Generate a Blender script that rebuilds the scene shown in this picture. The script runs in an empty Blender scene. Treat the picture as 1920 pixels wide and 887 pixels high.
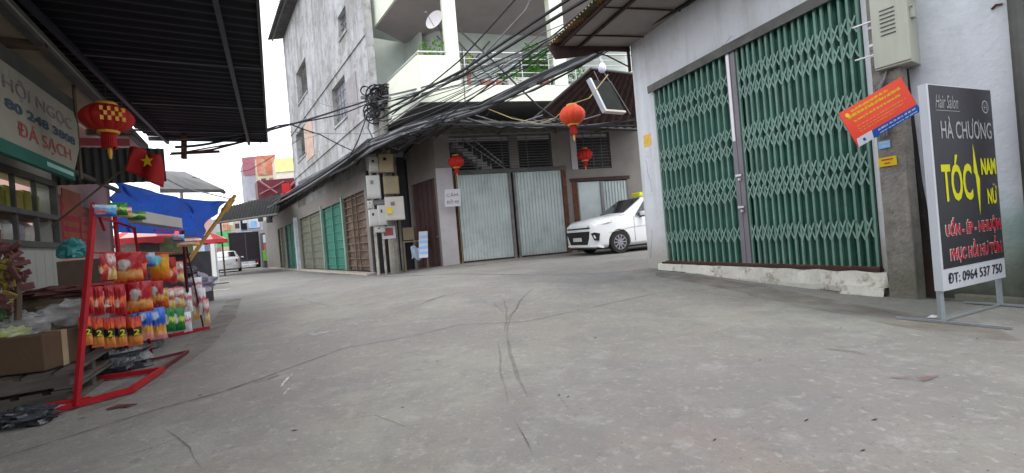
import bpy, bmesh, math, random
from mathutils import Vector, Matrix, noise as mnoise
random.seed(7)
SC = bpy.context.scene
COL = SC.collection
# ---------------------------------------------------------------- camera
H = 0.9                      # camera height above the street
FPX = 850.0                  # focal length in photo pixels (1920 wide)
ROLL = math.atan(0.085)
ca, sa = math.cos(ROLL), math.sin(ROLL)
cd = bpy.data.cameras.new("camera"); cam = bpy.data.objects.new("camera", cd); COL.objects.link(cam)
cd.sensor_width = 36; cd.lens = FPX/1920*36; cd.clip_start = 0.05; cd.clip_end = 800
cam.matrix_world = Matrix(((ca, sa, 0, 0), (0, 0, -1, 0), (-sa, ca, 0, H), (0, 0, 0, 1)))
SC.camera = cam
# ---------------------------------------------------------------- world, overcast daylight
SUN_EL, SUN_AZ = math.radians(58), math.radians(35)
w = bpy.data.worlds.new("World"); SC.world = w; w.use_nodes = True
nt = w.node_tree; nt.nodes.clear()
out = nt.nodes.new("ShaderNodeOutputWorld"); bg = nt.nodes.new("ShaderNodeBackground")
sky = nt.nodes.new("ShaderNodeTexSky"); sky.sky_type = 'NISHITA'; sky.sun_disc = False
sky.sun_elevation = SUN_EL; sky.sun_rotation = SUN_AZ; sky.air_density = 1.0; sky.dust_density = 3.0
tc = nt.nodes.new("ShaderNodeTexCoord"); mp = nt.nodes.new("ShaderNodeMapping"); mp.inputs['Scale'].default_value = (1, 1, 2.2)
nz = nt.nodes.new("ShaderNodeTexNoise"); nz.inputs['Scale'].default_value = 2.2; nz.inputs['Detail'].default_value = 5
cr = nt.nodes.new("ShaderNodeValToRGB"); cr.color_ramp.elements[0].position = .36; cr.color_ramp.elements[1].position = .6
cr.color_ramp.elements[0].color = (.55, .55, .55, 1); cr.color_ramp.elements[1].color = (1, 1, 1, 1)
mx = nt.nodes.new("ShaderNodeMixRGB"); mx.inputs[2].default_value = (10.8, 11.1, 11.5, 1)
nt.links.new(tc.outputs['Generated'], mp.inputs[0]); nt.links.new(mp.outputs[0], nz.inputs[0]); nt.links.new(nz.outputs[0], cr.inputs[0])
nt.links.new(cr.outputs[0], mx.inputs[0]); nt.links.new(sky.outputs[0], mx.inputs[1]); nt.links.new(mx.outputs[0], bg.inputs[0])
nt.links.new(bg.outputs[0], out.inputs[0]); bg.inputs[1].default_value = 0.10
sd = bpy.data.lights.new("sun", 'SUN'); sun = bpy.data.objects.new("sun", sd); COL.objects.link(sun)
sd.energy = 0.9; sd.angle = math.radians(25); sd.color = (1, .96, .9)
_sv = Vector((math.sin(SUN_AZ)*math.cos(SUN_EL), math.cos(SUN_AZ)*math.cos(SUN_EL)*-1, math.sin(SUN_EL)))
sun.rotation_euler = _sv.to_track_quat('Z', 'Y').to_euler()
SC.view_settings.view_transform = 'Standard'; SC.view_settings.look = 'None'
SC.view_settings.exposure = 1.28; SC.view_settings.gamma = 1; SC.view_settings.use_curve_mapping = False
# ---------------------------------------------------------------- measuring helpers (photo pixel -> ray)
def ray(px, py):
    dx, dy = px-960, 443.5-py
    return Vector(((dx*ca+dy*sa)/FPX, 1.0, (-dx*sa+dy*ca)/FPX))
def P(px, py, D):
    return Vector((0, 0, H)) + ray(px, py)*D
def smooth(a, b, x):
    t = max(0., min(1., (x-a)/(b-a))); return t*t*(3-2*t)
def zg(x, y):
    lane = (.12 + .006*max(0, y-8))*smooth(4.9, 8.2, y)*smooth(-4.3, -1.6, x)
    return min(lane, .19) + .012*mnoise.noise(Vector((x*.35, y*.35, 3.))) * smooth(1.5, 4, y)
def G(px, py, dz=0):
    r = ray(px, py); z = 0
    for _ in range(25):
        t = (z-H)/r.z; z = .5*z + .5*zg(r.x*t, t)
    return Vector((r.x*t, t, zg(r.x*t, t)+dz))
class Pl:                                   # a vertical plane, with s along it, z up, off towards the camera
    def __init__(s, o, d):
        s.o = Vector((o[0], o[1], 0)); s.d = Vector((d[0], d[1], 0)).normalized()
        n = Vector((-s.d.y, s.d.x, 0)); s.n = n if n.dot(-s.o) > 0 else -n
    def p(s, a, z, off=0): return s.o + s.d*a + s.n*off + Vector((0, 0, z))
    def px(s, px, py, off=0):
        r = ray(px, py); o = s.o + s.n*off
        t = o.dot(s.n)/r.dot(s.n); q = r*t
        return (q-o).dot(s.d), q.z+H
# ---------------------------------------------------------------- mesh builder
class MB:
    def __init__(s): s.v = []; s.f = []; s.m = []; s.cur = 0
    def add(s, vs, fs):
        b = len(s.v); s.v += [Vector(a) for a in vs]; s.f += [tuple(i+b for i in f) for f in fs]; s.m += [s.cur]*len(fs); return s
    def quad(s, a, b, c, d): return s.add([a, b, c, d], [(0, 1, 2, 3)])
    def obox(s, o, u, v, w):                # corner and three edge vectors
        o, u, v, w = map(Vector, (o, u, v, w))
        vs = [o, o+u, o+u+v, o+v, o+w, o+u+w, o+u+v+w, o+v+w]
        fs = [(0, 3, 2, 1), (4, 5, 6, 7), (0, 1, 5, 4), (1, 2, 6, 5), (2, 3, 7, 6), (3, 0, 4, 7)]
        if u.cross(v).dot(w) < 0: fs = [f[::-1] for f in fs]
        return s.add(vs, fs)
    def box(s, x0, x1, y0, y1, z0, z1): return s.obox((x0, y0, z0), (x1-x0, 0, 0), (0, y1-y0, 0), (0, 0, z1-z0))
    def pbox(s, pl, s0, s1, z0, z1, o0, o1):
        return s.obox(pl.p(s0, z0, o0), pl.d*(s1-s0), Vector((0, 0, z1-z0)), pl.n*(o1-o0))
    def cbox(s, c, ax, ay, az):             # centre and half-axes
        c, ax, ay, az = map(Vector, (c, ax, ay, az)); return s.obox(c-ax-ay-az, ax*2, ay*2, az*2)
    def prism(s, pts, w):                   # polygon extruded by w
        pts = [Vector(p) for p in pts]; w = Vector(w); n = len(pts)
        nrm = Vector((0, 0, 0))
        for i in range(n): nrm += pts[i].cross(pts[(i+1) % n])
        if nrm.dot(w) > 0: pts = pts[::-1]
        return s.add(pts + [p+w for p in pts], [tuple(range(n)), tuple(range(2*n-1, n-1, -1))] + [(i, i+n, (i+1) % n+n, (i+1) % n) for i in range(n)])
    def tube(s, pts, r, n=8, cap=True, ry=None):
        pts = [Vector(p) for p in pts]; rs = r if isinstance(r, (list, tuple)) else [r]*len(pts)
        vs = []; fs = []; up = None
        for i, p in enumerate(pts):
            t = (pts[min(i+1, len(pts)-1)]-pts[max(i-1, 0)]).normalized()
            if up is None: up = Vector((0, 0, 1)) if abs(t.z) < .9 else Vector((1, 0, 0))
            x = t.cross(up).normalized(); up = x.cross(t).normalized()
            for k in range(n):
                a = 2*math.pi*(k+.5)/n; vs.append(p + x*math.cos(a)*rs[i] + up*math.sin(a)*rs[i])
        for i in range(len(pts)-1):
            for k in range(n):
                a = i*n+k; b = i*n+(k+1) % n; fs.append((a, b, b+n, a+n))
        if cap: fs += [tuple(range(n-1, -1, -1)), tuple(range((len(pts)-1)*n, len(pts)*n))]
        return s.add(vs, fs)
    def lathe(s, c, prof, n=20, ax=(0, 0, 1), cap=True):
        c = Vector(c); q = Vector(ax).to_track_quat('Z', 'Y'); vs = []; fs = []
        for (r, z) in prof:
            for k in range(n):
                a = 2*math.pi*k/n; vs.append(c + q @ Vector((r*math.cos(a), r*math.sin(a), z)))
        for i in range(len(prof)-1):
            for k in range(n):
                a = i*n+k; b = i*n+(k+1) % n; fs.append((a, b, b+n, a+n))
        if cap: fs.append(tuple(range(n-1, -1, -1))); fs.append(tuple(range((len(prof)-1)*n, len(prof)*n)))
        return s.add(vs, fs)
    def grid(s, fn, nu, nv):
        vs = [fn(i/nu, j/nv) for j in range(nv+1) for i in range(nu+1)]
        return s.add(vs, [(j*(nu+1)+i, j*(nu+1)+i+1, (j+1)*(nu+1)+i+1, (j+1)*(nu+1)+i) for j in range(nv) for i in range(nu)])
    def corr(s, a, b, c, d, n, amp, trap=False, nv=1):   # corrugated sheet: ridges run a->d and b->c, counted along a->b
        a, b, c, d = map(Vector, (a, b, c, d)); nrm = (b-a).cross(d-a).normalized()
        sub = 8 if not trap else 8
        def fn(u, v):
            p = (a*(1-u)+b*u)*(1-v) + (d*(1-u)+c*u)*v
            ph = (u*n) % 1.0
            o = math.sin(ph*2*math.pi)*amp if not trap else amp*(1 if ph < .42 else (1-(ph-.42)/.08 if ph < .5 else (0 if ph < .92 else (ph-.92)/.08)))
            return p + nrm*o
        return s.grid(fn, n*sub, nv)
    def wall(s, pl, s0, s1, z0, z1, holes, th=.2, off=0):
        xs = sorted({s0, s1} | {min(max(v, s0), s1) for h in holes for v in h[:2]}); zs = sorted({z0, z1} | {min(max(v, z0), z1) for h in holes for v in h[2:]})
        def solid(i, j):
            if i < 0 or j < 0 or i >= len(xs)-1 or j >= len(zs)-1: return False
            cx, cz = (xs[i]+xs[i+1])/2, (zs[j]+zs[j+1])/2
            return not any(h[0] < cx < h[1] and h[2] < cz < h[3] for h in holes)
        q = pl.p
        for i in range(len(xs)-1):
            for j in range(len(zs)-1):
                if not solid(i, j): continue
                a, b, c, d = xs[i], xs[i+1], zs[j], zs[j+1]
                s.quad(q(a, c, off), q(b, c, off), q(b, d, off), q(a, d, off)); s.quad(q(a, c, off-th), q(a, d, off-th), q(b, d, off-th), q(b, c, off-th))
                if not solid(i-1, j): s.quad(q(a, c, off), q(a, d, off), q(a, d, off-th), q(a, c, off-th))
                if not solid(i+1, j): s.quad(q(b, c, off), q(b, c, off-th), q(b, d, off-th), q(b, d, off))
                if not solid(i, j-1): s.quad(q(a, c, off), q(a, c, off-th), q(b, c, off-th), q(b, c, off))
                if not solid(i, j+1): s.quad(q(a, d, off), q(b, d, off), q(b, d, off-th), q(a, d, off-th))
        return s
    def build(s, name, mat, parent=None, smooth_=False, bevel=0, **tags):
        if parent is None:
            xs = [v.x for v in s.v]; ys = [v.y for v in s.v]; zs = [v.z for v in s.v]
            L = Vector(((min(xs)+max(xs))/2, (min(ys)+max(ys))/2, min(zs))); wl = L
        else: wl = Vector(parent['_w']); L = Vector((0, 0, 0))
        me = bpy.data.meshes.new(name); me.from_pydata([v-wl for v in s.v], [], s.f)
        mats = mat if isinstance(mat, (list, tuple)) else [mat]
        for m in mats: me.materials.append(m)
        for p, k in zip(me.polygons, s.m): p.material_index = min(k, len(mats)-1)
        if smooth_:
            for p in me.polygons: p.use_smooth = True
            try: me.set_sharp_from_angle(angle=math.radians(40))
            except Exception: pass
        me.update(); ob = bpy.data.objects.new(name, me); COL.objects.link(ob)
        ob['_w'] = list(wl)
        if parent is None: ob.location = L
        else: ob.parent = parent
        if bevel:
            md = ob.modifiers.new("bevel", 'BEVEL'); md.width = bevel; md.segments = 2; md.limit_method = 'ANGLE'
        for k, v in tags.items(): ob[k] = v
        return ob
def T(name, label, cat, loc, group=None):
    o = bpy.data.objects.new(name, None); COL.objects.link(o); o.location = loc; o.empty_display_size = .2
    o['label'] = label; o['category'] = cat; o['_w'] = list(Vector(loc))
    if group: o['group'] = group
    return o
def kw(label, cat, group=None):
    d = dict(label=label, category=cat)
    if group: d['group'] = group
    return d
def dup(root, loc, label=None, rotz=None, scale=None):
    r = root.copy(); COL.objects.link(r); r.location = loc
    if rotz is not None: r.rotation_euler = (0, 0, rotz)
    if scale is not None: r.scale = scale
    if label: r['label'] = label
    for ch in list(root.children):
        c = ch.copy(); COL.objects.link(c); c.parent = r
        for g in list(ch.children):
            d = g.copy(); COL.objects.link(d); d.parent = c
    return r
# ---------------------------------------------------------------- materials
def mat(name, col, rough=.8, metal=0, var=.15, scale=2.5, bump=.15, bscale=30, stains=(), streak=None, zst=None, spec=.3, emis=None, alpha=1, trans=0, stretch=None, coat=0):
    m = bpy.data.materials.new(name); m.use_nodes = True; nt = m.node_tree; N = nt.nodes; Lk = nt.links
    b = N['Principled BSDF']; b.inputs['Roughness'].default_value = rough; b.inputs['Metallic'].default_value = metal
    b.inputs['Specular IOR Level'].default_value = spec; b.inputs['Alpha'].default_value = alpha; b.inputs['Transmission Weight'].default_value = trans
    b.inputs['Coat Weight'].default_value = coat
    tc = N.new('ShaderNodeTexCoord'); src = tc.outputs['Object']
    def noise(sc, det=5, rough_=.6, stretch=None, seed=0):
        mp = N.new('ShaderNodeMapping'); mp.inputs['Location'].default_value = (seed*3.1, seed*1.7, seed*2.3)
        if stretch: mp.inputs['Scale'].default_value = stretch
        Lk.new(src, mp.inputs[0]); n = N.new('ShaderNodeTexNoise'); n.inputs['Scale'].default_value = sc; n.inputs['Detail'].default_value = det
        n.inputs['Roughness'].default_value = rough_; Lk.new(mp.outputs[0], n.inputs[0]); return n.outputs[0]
    def ramp(f, a, c):
        r = N.new('ShaderNodeMapRange'); r.inputs[1].default_value = a; r.inputs[2].default_value = c; r.clamp = True; Lk.new(f, r.inputs[0]); return r.outputs[0]
    def mixc(f, c1, c2):
        x = N.new('ShaderNodeMixRGB'); Lk.new(f, x.inputs[0])
        for i, c in ((1, c1), (2, c2)):
            if isinstance(c, tuple): x.inputs[i].default_value = (*c, 1)
            else: Lk.new(c, x.inputs[i])
        return x.outputs[0]
    c = col
    lo = tuple(max(0, v*(1-var)) for v in c); hi = tuple(min(1, v*(1+var)) for v in c)
    cc = mixc(ramp(noise(scale, 6, .65, stretch), .3, .7), lo, hi)
    for i, (sc_, amt, scol, lo_) in enumerate(stains):      # scale, amount, colour, threshold
        f = ramp(noise(sc_, 6, .7, None, i+2), lo_, lo_+.12)
        ml = N.new('ShaderNodeMath'); ml.operation = 'MULTIPLY'; Lk.new(f, ml.inputs[0]); ml.inputs[1].default_value = amt
        cc = mixc(ml.outputs[0], cc, scol)
    if streak:
        sc_, amt, scol = streak
        f = ramp(noise(sc_, 5, .7, (1, 1, .07), 9), .48, .68); ml = N.new('ShaderNodeMath'); ml.operation = 'MULTIPLY'; Lk.new(f, ml.inputs[0]); ml.inputs[1].default_value = amt
        cc = mixc(ml.outputs[0], cc, scol)
    for i, (z0, z1, scol, amt) in enumerate(zst or ()):    # dirt rising from the base: full at z0, gone at z1
        sp = N.new('ShaderNodeSeparateXYZ'); Lk.new(src, sp.inputs[0])
        nn = noise(3.5, 6, .7, None, 5+i); ad = N.new('ShaderNodeMath'); ad.operation = 'MULTIPLY_ADD'; Lk.new(nn, ad.inputs[0]); ad.inputs[1].default_value = -(abs(z1-z0)*1.2+.1); Lk.new(sp.outputs[2], ad.inputs[2])
        f = ramp(ad.outputs[0], z1-abs(z1-z0)*.6, z0-abs(z1-z0)*.6); ml = N.new('ShaderNodeMath'); ml.operation = 'MULTIPLY'; Lk.new(f, ml.inputs[0]); ml.inputs[1].default_value = amt
        cc = mixc(ml.outputs[0], cc, scol)
    Lk.new(cc, b.inputs['Base Color'])
    if bump:
        bp = N.new('ShaderNodeBump'); bp.inputs['Strength'].default_value = bump; bp.inputs['Distance'].default_value = .02; Lk.new(noise(bscale, 4, .6, None, 4), bp.inputs['Height']); Lk.new(bp.outputs[0], b.inputs['Normal'])
    if emis:
        b.inputs['Emission Color'].default_value = (*emis[0], 1); b.inputs['Emission Strength'].default_value = emis[1]
    return m
M = {}
M['white_wall'] = mat('white_wall', (.67, .69, .735), .85, var=.06, scale=1.0, bump=.4, bscale=16, stains=((.9, .45, (.54, .55, .58), .48), (3, .4, (.52, .49, .45), .57), (9, .75, (.27, .25, .23), .655)), streak=(3.0, .5, (.42, .41, .40)), zst=((.3, .62, (.27, .255, .22), .75), (.4, 1.2, (.42, .40, .36), .5)))
M['white_wall_damp'] = mat('white_wall_damp', (.56, .58, .63), .85, var=.08, scale=1.2, bump=.4, bscale=16, stains=((1.5, .45, (.42, .44, .46), .47), (9, .7, (.2, .2, .19), .64)), streak=(4, .3, (.36, .36, .36)), zst=((.62, .90, (.20, .33, .29), .8), (.3, .66, (.20, .22, .18), .85), (.02, .42, (.065, .07, .05), .9)))
M['step'] = mat('step_plaster', (.66, .64, .58), .9, var=.12, scale=4, bump=.5, bscale=25, stains=((5, .9, (.3, .26, .2), .55), (14, .9, (.16, .15, .11), .6)))
M['gate_light'] = mat('gate_light_green', (.14, .26, .21), .5, var=.2, scale=2, bump=.05, stains=((2, .4, (.22, .33, .28), .52), (18, .8, (.12, .09, .06), .61)), zst=((.02, .2, (.16, .09, .05), .8),))
M['gate_dark'] = mat('gate_dark_green', (.025, .11, .085), .6, var=.35, scale=4, bump=.05, stains=((4, .5, (.12, .14, .09), .56),), zst=((.02, .14, (.1, .06, .04), .6),))
M['gate_lattice'] = mat('gate_lattice', (.21, .33, .28), .5, var=.12, stains=((20, .6, (.12, .1, .08), .6),))
M['grey_steel'] = mat('grey_steel', (.19, .18, .2), .5, metal=.2, var=.15, stains=((9, .5, (.1, .06, .05), .6),))
M['pale_steel'] = mat('pale_steel', (.62, .58, .62), .35, metal=.4, var=.1)
M['rust'] = mat('rust', (.11, .045, .028), .9, var=.5, scale=9, bump=.4, stains=((14, .7, (.24, .14, .06), .58),))
M['dark_rust'] = mat('dark_rust', (.055, .03, .028), .85, var=.4, scale=6, bump=.3, stains=((12, .6, (.16, .08, .05), .6),))
M['tin_under'] = mat('tin_underside', (.27, .235, .215), .6, metal=.1, var=.14, scale=1.5, stains=((2.5, .6, (.2, .15, .12), .55),))
M['tin_edge'] = mat('tin_edge', (.11, .095, .06), .7, metal=.1, var=.35, scale=5, stains=((3, .9, (.36, .17, .05), .5), (8, .7, (.06, .08, .05), .55)))
M['tin_grey'] = mat('grey_tin', (.12, .118, .115), .6, metal=.2, var=.25, scale=3, stains=((3, .7, (.07, .065, .06), .5),))
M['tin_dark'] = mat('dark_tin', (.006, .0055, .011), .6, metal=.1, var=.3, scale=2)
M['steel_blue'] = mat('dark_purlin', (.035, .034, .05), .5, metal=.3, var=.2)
M['concrete_pole'] = mat('concrete_pole', (.24, .225, .20), .9, var=.3, scale=6, bump=.7, bscale=30, stains=((3, .65, (.13, .115, .10), .5), (5, .5, (.33, .32, .30), .56), (22, .75, (.08, .07, .06), .59)), streak=(9, .5, (.16, .14, .12)), zst=((.05, .45, (.15, .15, .11), .6),))
M['concrete'] = mat('concrete', (.40, .40, .415), .9, var=.2, scale=1.2, bump=.4, stains=((.5, .8, (.25, .24, .225), .47), (.7, .8, (.50, .50, .52), .51), (2.2, .7, (.20, .19, .18), .53), (6, .75, (.13, .125, .115), .585)), streak=(1.6, .8, (.19, .185, .18)))
M['pale_plaster'] = mat('pale_yellow_plaster', (.72, .75, .63), .85, var=.05, scale=1.5, bump=.12, stains=((1.4, .3, (.55, .57, .5), .52), (12, .5, (.4, .4, .34), .7)), streak=(2.5, .3, (.55, .54, .46)))
M['pale_wall'] = mat('pale_green_wall', (.57, .63, .58), .85, var=.06, streak=(3, .25, (.44, .48, .45)))
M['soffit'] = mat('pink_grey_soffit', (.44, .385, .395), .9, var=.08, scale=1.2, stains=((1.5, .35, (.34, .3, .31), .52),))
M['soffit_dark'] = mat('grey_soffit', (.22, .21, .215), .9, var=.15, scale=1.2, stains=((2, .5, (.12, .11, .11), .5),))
M['grey_plaster'] = mat('grey_plaster', (.20, .18, .162), .9, var=.14, scale=2, stains=((1.5, .6, (.2, .19, .19), .52),), streak=(3, .5, (.19, .18, .18)))
M['lilac_plaster'] = mat('lilac_white_plaster', (.44, .41, .43), .85, var=.1, stains=((2.5, .5, (.38, .36, .37), .55),), zst=((.1, .9, (.33, .3, .3), .7),))
M['black'] = mat('black_void', (.012, .012, .016), .9, var=.2, bump=0)
M['dark_interior'] = mat('dark_interior', (.05, .048, .055), .9, var=.3)
M['shutter_grey'] = mat('grey_green_shutter', (.47, .52, .515), .5, metal=.1, var=.1, scale=2, bump=.05, stains=((1.5, .35, (.26, .3, .29), .5),), zst=((.0, .3, (.3, .3, .27), .5),))
M['brown_shutter'] = mat('rusty_brown_shutter', (.15, .10, .085), .75, var=.4, scale=5, bump=.2, stains=((2.2, .7, (.27, .2, .13), .5), (9, .6, (.2, .1, .05), .6)))
M['olive_shutter'] = mat('faded_olive_shutter', (.17, .18, .135), .7, var=.25, scale=4, stains=((2, .7, (.17, .12, .07), .52),), streak=(6, .5, (.31, .31, .25)))
M['teal_shutter'] = mat('teal_shutter', (.045, .215, .155), .6, var=.2, scale=4, stains=((3, .4, (.12, .2, .16), .55),))
M['door_brown'] = mat('dark_maroon_door', (.075, .038, .038), .6, var=.2, scale=4, streak=(7, .4, (.12, .06, .055)))
M['box_white'] = mat('meter_box_white', (.5, .5, .48), .5, var=.08, stains=((14, .6, (.25, .23, .2), .62),), zst=((.0, .1, (.3, .28, .25), .5),))
M['box_tan'] = mat('meter_box_tan', (.29, .235, .145), .6, var=.15, stains=((8, .6, (.2, .15, .1), .58),))
M['box_beige'] = mat('meter_box_beige', (.5, .46, .42), .6, var=.1, stains=((8, .5, (.25, .22, .2), .6),))
M['cabinet'] = mat('cabinet_grey_green', (.38, .39, .33), .5, var=.07, bump=.05, stains=((10, .35, (.2, .19, .16), .66),), streak=(9, .3, (.26, .25, .21)))
M['cable'] = mat('cable_black', (.018, .018, .022), .6, var=.3, bump=0)
M['cable_grey'] = mat('cable_grey', (.16, .16, .17), .6, var=.3, bump=0)
M['cable_yellow'] = mat('cord_ochre', (.35, .27, .12), .6, var=.2, bump=0)
M['red_metal'] = mat('red_painted_steel', (.34, .008, .016), .42, var=.2, scale=8, bump=.08, stains=((15, .6, (.12, .02, .02), .6),))
M['dark_red'] = mat('dark_red_metal', (.09, .012, .018), .6, var=.3)
M['red_silk'] = mat('red_lantern_silk', (.40, .015, .012), .65, var=.12, bump=.15, bscale=90)
M['orange_silk'] = mat('orange_red_lantern_silk', (.55, .055, .018), .6, var=.12, bump=.1, bscale=90)
M['gold'] = mat('gold_trim', (.6, .32, .04), .45, metal=.2, var=.15)
M['flag_red'] = mat('flag_red', (.34, .01, .012), .7, var=.15)
M['yellow'] = mat('yellow_print', (.66, .48, .01), .5, var=.04, bump=0)
M['lime'] = mat('yellow_letters', (.56, .55, .01), .5, var=.04, bump=0)
M['white'] = mat('white_print', (.55, .55, .55), .5, var=.03, bump=0)
M['grey_print'] = mat('pale_grey_print', (.30, .30, .32), .5, var=.05, bump=0)
M['black_print'] = mat('black_print', (.02, .02, .025), .5, var=.1, bump=0)
M['panel_black'] = mat('sign_black_vinyl', (.030, .028, .034), .32, var=.1, bump=0, spec=.5)
M['red_print'] = mat('red_print', (.5, .012, .03), .5, var=.05, bump=0)
M['sign_white'] = mat('sign_white_frame', (.50, .52, .57), .5, var=.05, bump=0)
M['board_red'] = mat('board_orange_red', (.66, .055, .025), .35, var=.07, scale=4, bump=0, spec=.5)
M['board_blue'] = mat('board_blue', (.01, .07, .32), .35, var=.1, bump=0)
M['sticker_blue'] = mat('sticker_blue', (.22, .45, .78), .5, var=.1, bump=0)
M['steel_leg'] = mat('galvanised_leg', (.36, .40, .43), .4, metal=.5, var=.15)
M['car_white'] = mat('car_white_paint', (.72, .74, .76), .25, var=.02, bump=0, coat=.6, spec=.5)
M['car_silver'] = mat('car_silver_paint', (.55, .56, .58), .25, var=.02, bump=0, coat=.5)
M['glass'] = mat('dark_glass', (.02, .022, .028), .08, var=.1, bump=0, spec=.7)
M['rubber'] = mat('tyre_rubber', (.02, .02, .02), .85, var=.2)
M['alloy'] = mat('alloy_wheel', (.30, .29, .32), .35, metal=.6, var=.1, bump=0)
M['lamp'] = mat('headlamp', (.5, .53, .56), .15, metal=.3, var=.2, bump=0)
M['tail'] = mat('tail_lamp', (.4, .02, .02), .2, var=.1, bump=0)
M['tarp'] = mat('blue_tarpaulin', (.012, .12, .72), .35, var=.2, scale=3, bump=.4, bscale=16, spec=.5)
M['bamboo'] = mat('ochre_bamboo', (.4, .22, .05), .6, var=.25, scale=6)
M['pink_wall'] = mat('pink_wall', (.42, .26, .235), .85, var=.07)
M['pink'] = mat('pink_plastic', (.45, .09, .11), .5, var=.1)
M['cream'] = mat('cream_canvas', (.36, .31, .24), .85, var=.12, scale=1.5, stains=((2, .5, (.3, .26, .2), .52),))
M['sign_cream'] = mat('sign_cream_board', (.30, .285, .23), .7, var=.06, bump=0, stains=((3, .35, (.4, .38, .32), .55),))
M['sign_green'] = mat('sign_green_strip', (.02, .12, .09), .6, var=.15, bump=0)
M['purple_print'] = mat('faded_purple_print', (.22, .16, .19), .7, var=.15, bump=0)
M['blue_print'] = mat('faded_blue_print', (.06, .085, .13), .7, var=.2, bump=0)
M['red_faded'] = mat('faded_red_print', (.36, .08, .08), .7, var=.15, bump=0)
M['white_tile'] = mat('white_tile', (.36, .36, .33), .5, var=.06, stains=((3, .3, (.45, .44, .4), .55),))
M['beam_grey'] = mat('dark_grey_beam', (.085, .085, .08), .7, var=.3)
M['brown_beam'] = mat('brown_beam', (.12, .085, .06), .8, var=.3)
M['cardboard'] = mat('cardboard', (.10, .062, .038), .85, var=.12, scale=4)
M['cardboard_dark'] = mat('worn_cardboard', (.15, .11, .08), .85, var=.2, scale=4)
M['wood_grey'] = mat('grey_wood', (.09, .078, .068), .85, var=.3, scale=4, stretch=(1, 1, 8))
M['plastic_clear'] = mat('clear_plastic_bag', (.75, .76, .78), .2, var=.1, bump=.6, bscale=14, alpha=.26, spec=.7)
M['plastic_black'] = mat('dark_plastic_film', (.045, .05, .06), .18, var=.4, bump=.8, bscale=22, spec=.8)
M['pink_meat'] = mat('dusty_rose_cloth', (.13, .05, .05), .8, var=.25, scale=7)
M['lav_bag'] = mat('lavender_bag', (.30, .27, .34), .55, var=.2, scale=6, bump=.3)
M['teal_bag'] = mat('teal_plastic_bag', (.05, .25, .25), .35, var=.25, scale=8, bump=.4)
M['poster_red'] = mat('red_couplet', (.26, .015, .03), .7, var=.2, scale=5)
M['poster_orange'] = mat('orange_couplet', (.26, .06, .03), .7, var=.2, scale=5)
M['leaf'] = mat('leaf_green', (.10, .30, .03), .6, var=.45, scale=5, bump=0)
M['leaf_yellow'] = mat('leaf_yellow_green', (.38, .45, .05), .6, var=.3, scale=5, bump=0)
M['pot'] = mat('clay_pot', (.3, .13, .1), .8, var=.2)
M['pot_white'] = mat('white_planter', (.62, .58, .56), .7, var=.1)
M['pot_blue'] = mat('blue_basin', (.08, .12, .2), .5, var=.1)
M['flower'] = mat('purple_flower', (.45, .25, .5), .7, var=.3, bump=0)
M['dish'] = mat('satellite_dish', (.66, .63, .65), .5, var=.05)
M['rail'] = mat('stainless_rail', (.5, .52, .52), .35, metal=.6, var=.1, bump=0)
M['bulb'] = mat('frosted_bulb', (.72, .72, .9), .3, var=.04, bump=0, trans=.1)
M['green_bin'] = mat('green_plastic_bin', (.03, .13, .05), .5, var=.2)
M['yellow_crate'] = mat('yellow_plastic', (.65, .38, .02), .5, var=.15)
M['litter'] = mat('dead_leaf', (.035, .028, .022), .85, var=.4)
M['far_red'] = mat('far_orange_sheet', (.40, .13, .08), .7, var=.35, scale=.8, stains=((.9, .5, (.45, .36, .30), .5),))
M['far_cream'] = mat('far_cream_wall', (.45, .40, .29), .8, var=.25, scale=.7)
M['far_grey'] = mat('far_lavender_wall', (.29, .29, .34), .8, var=.2, scale=.7)
M['far_pink'] = mat('far_pink_sheet', (.28, .10, .13), .7, var=.15)
M['far_green'] = mat('far_green_awning', (.08, .32, .11), .6, var=.15)
M['truck'] = mat('truck_box_grey', (.014, .012, .015), .9, var=.2, scale=2)
M['sky_sheet'] = mat('pale_blue_sheet', (.34, .42, .52), .6, var=.2, scale=3)

def text(body, pl_o, ux, uz, wdt, hgt, mt, parent, name='lettering', depth=.002, shear=0, bold=0, squash=True):
    """lettering mesh fitted in a wdt x hgt rectangle; pl_o lower-left corner, ux/uz unit vectors; sits proud of the face"""
    cu = bpy.data.curves.new(name, 'FONT'); cu.body = body; cu.size = 1; cu.extrude = 0; cu.shear = shear; cu.offset = bold; cu.resolution_u = 3
    to = bpy.data.objects.new('tmp', cu); COL.objects.link(to); bpy.context.view_layer.update()
    dg = bpy.context.evaluated_depsgraph_get(); me = bpy.data.meshes.new_from_object(to.evaluated_get(dg)); bpy.data.objects.remove(to)
    if not me.vertices: return None
    xs = [v.co.x for v in me.vertices]; ys = [v.co.y for v in me.vertices]
    sx = wdt/(max(xs)-min(xs)); sy = hgt/(max(ys)-min(ys)); ux = Vector(ux).normalized(); uz = Vector(uz).normalized(); n = ux.cross(uz)
    b = MB(); base = [Vector(pl_o)+ux*(v.co.x-min(xs))*sx + uz*(v.co.y-min(ys))*sy for v in me.vertices]
    b.add([p+n*depth for p in base], [tuple(p.vertices) for p in me.polygons])
    return b.build(name, mt, parent)
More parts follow.
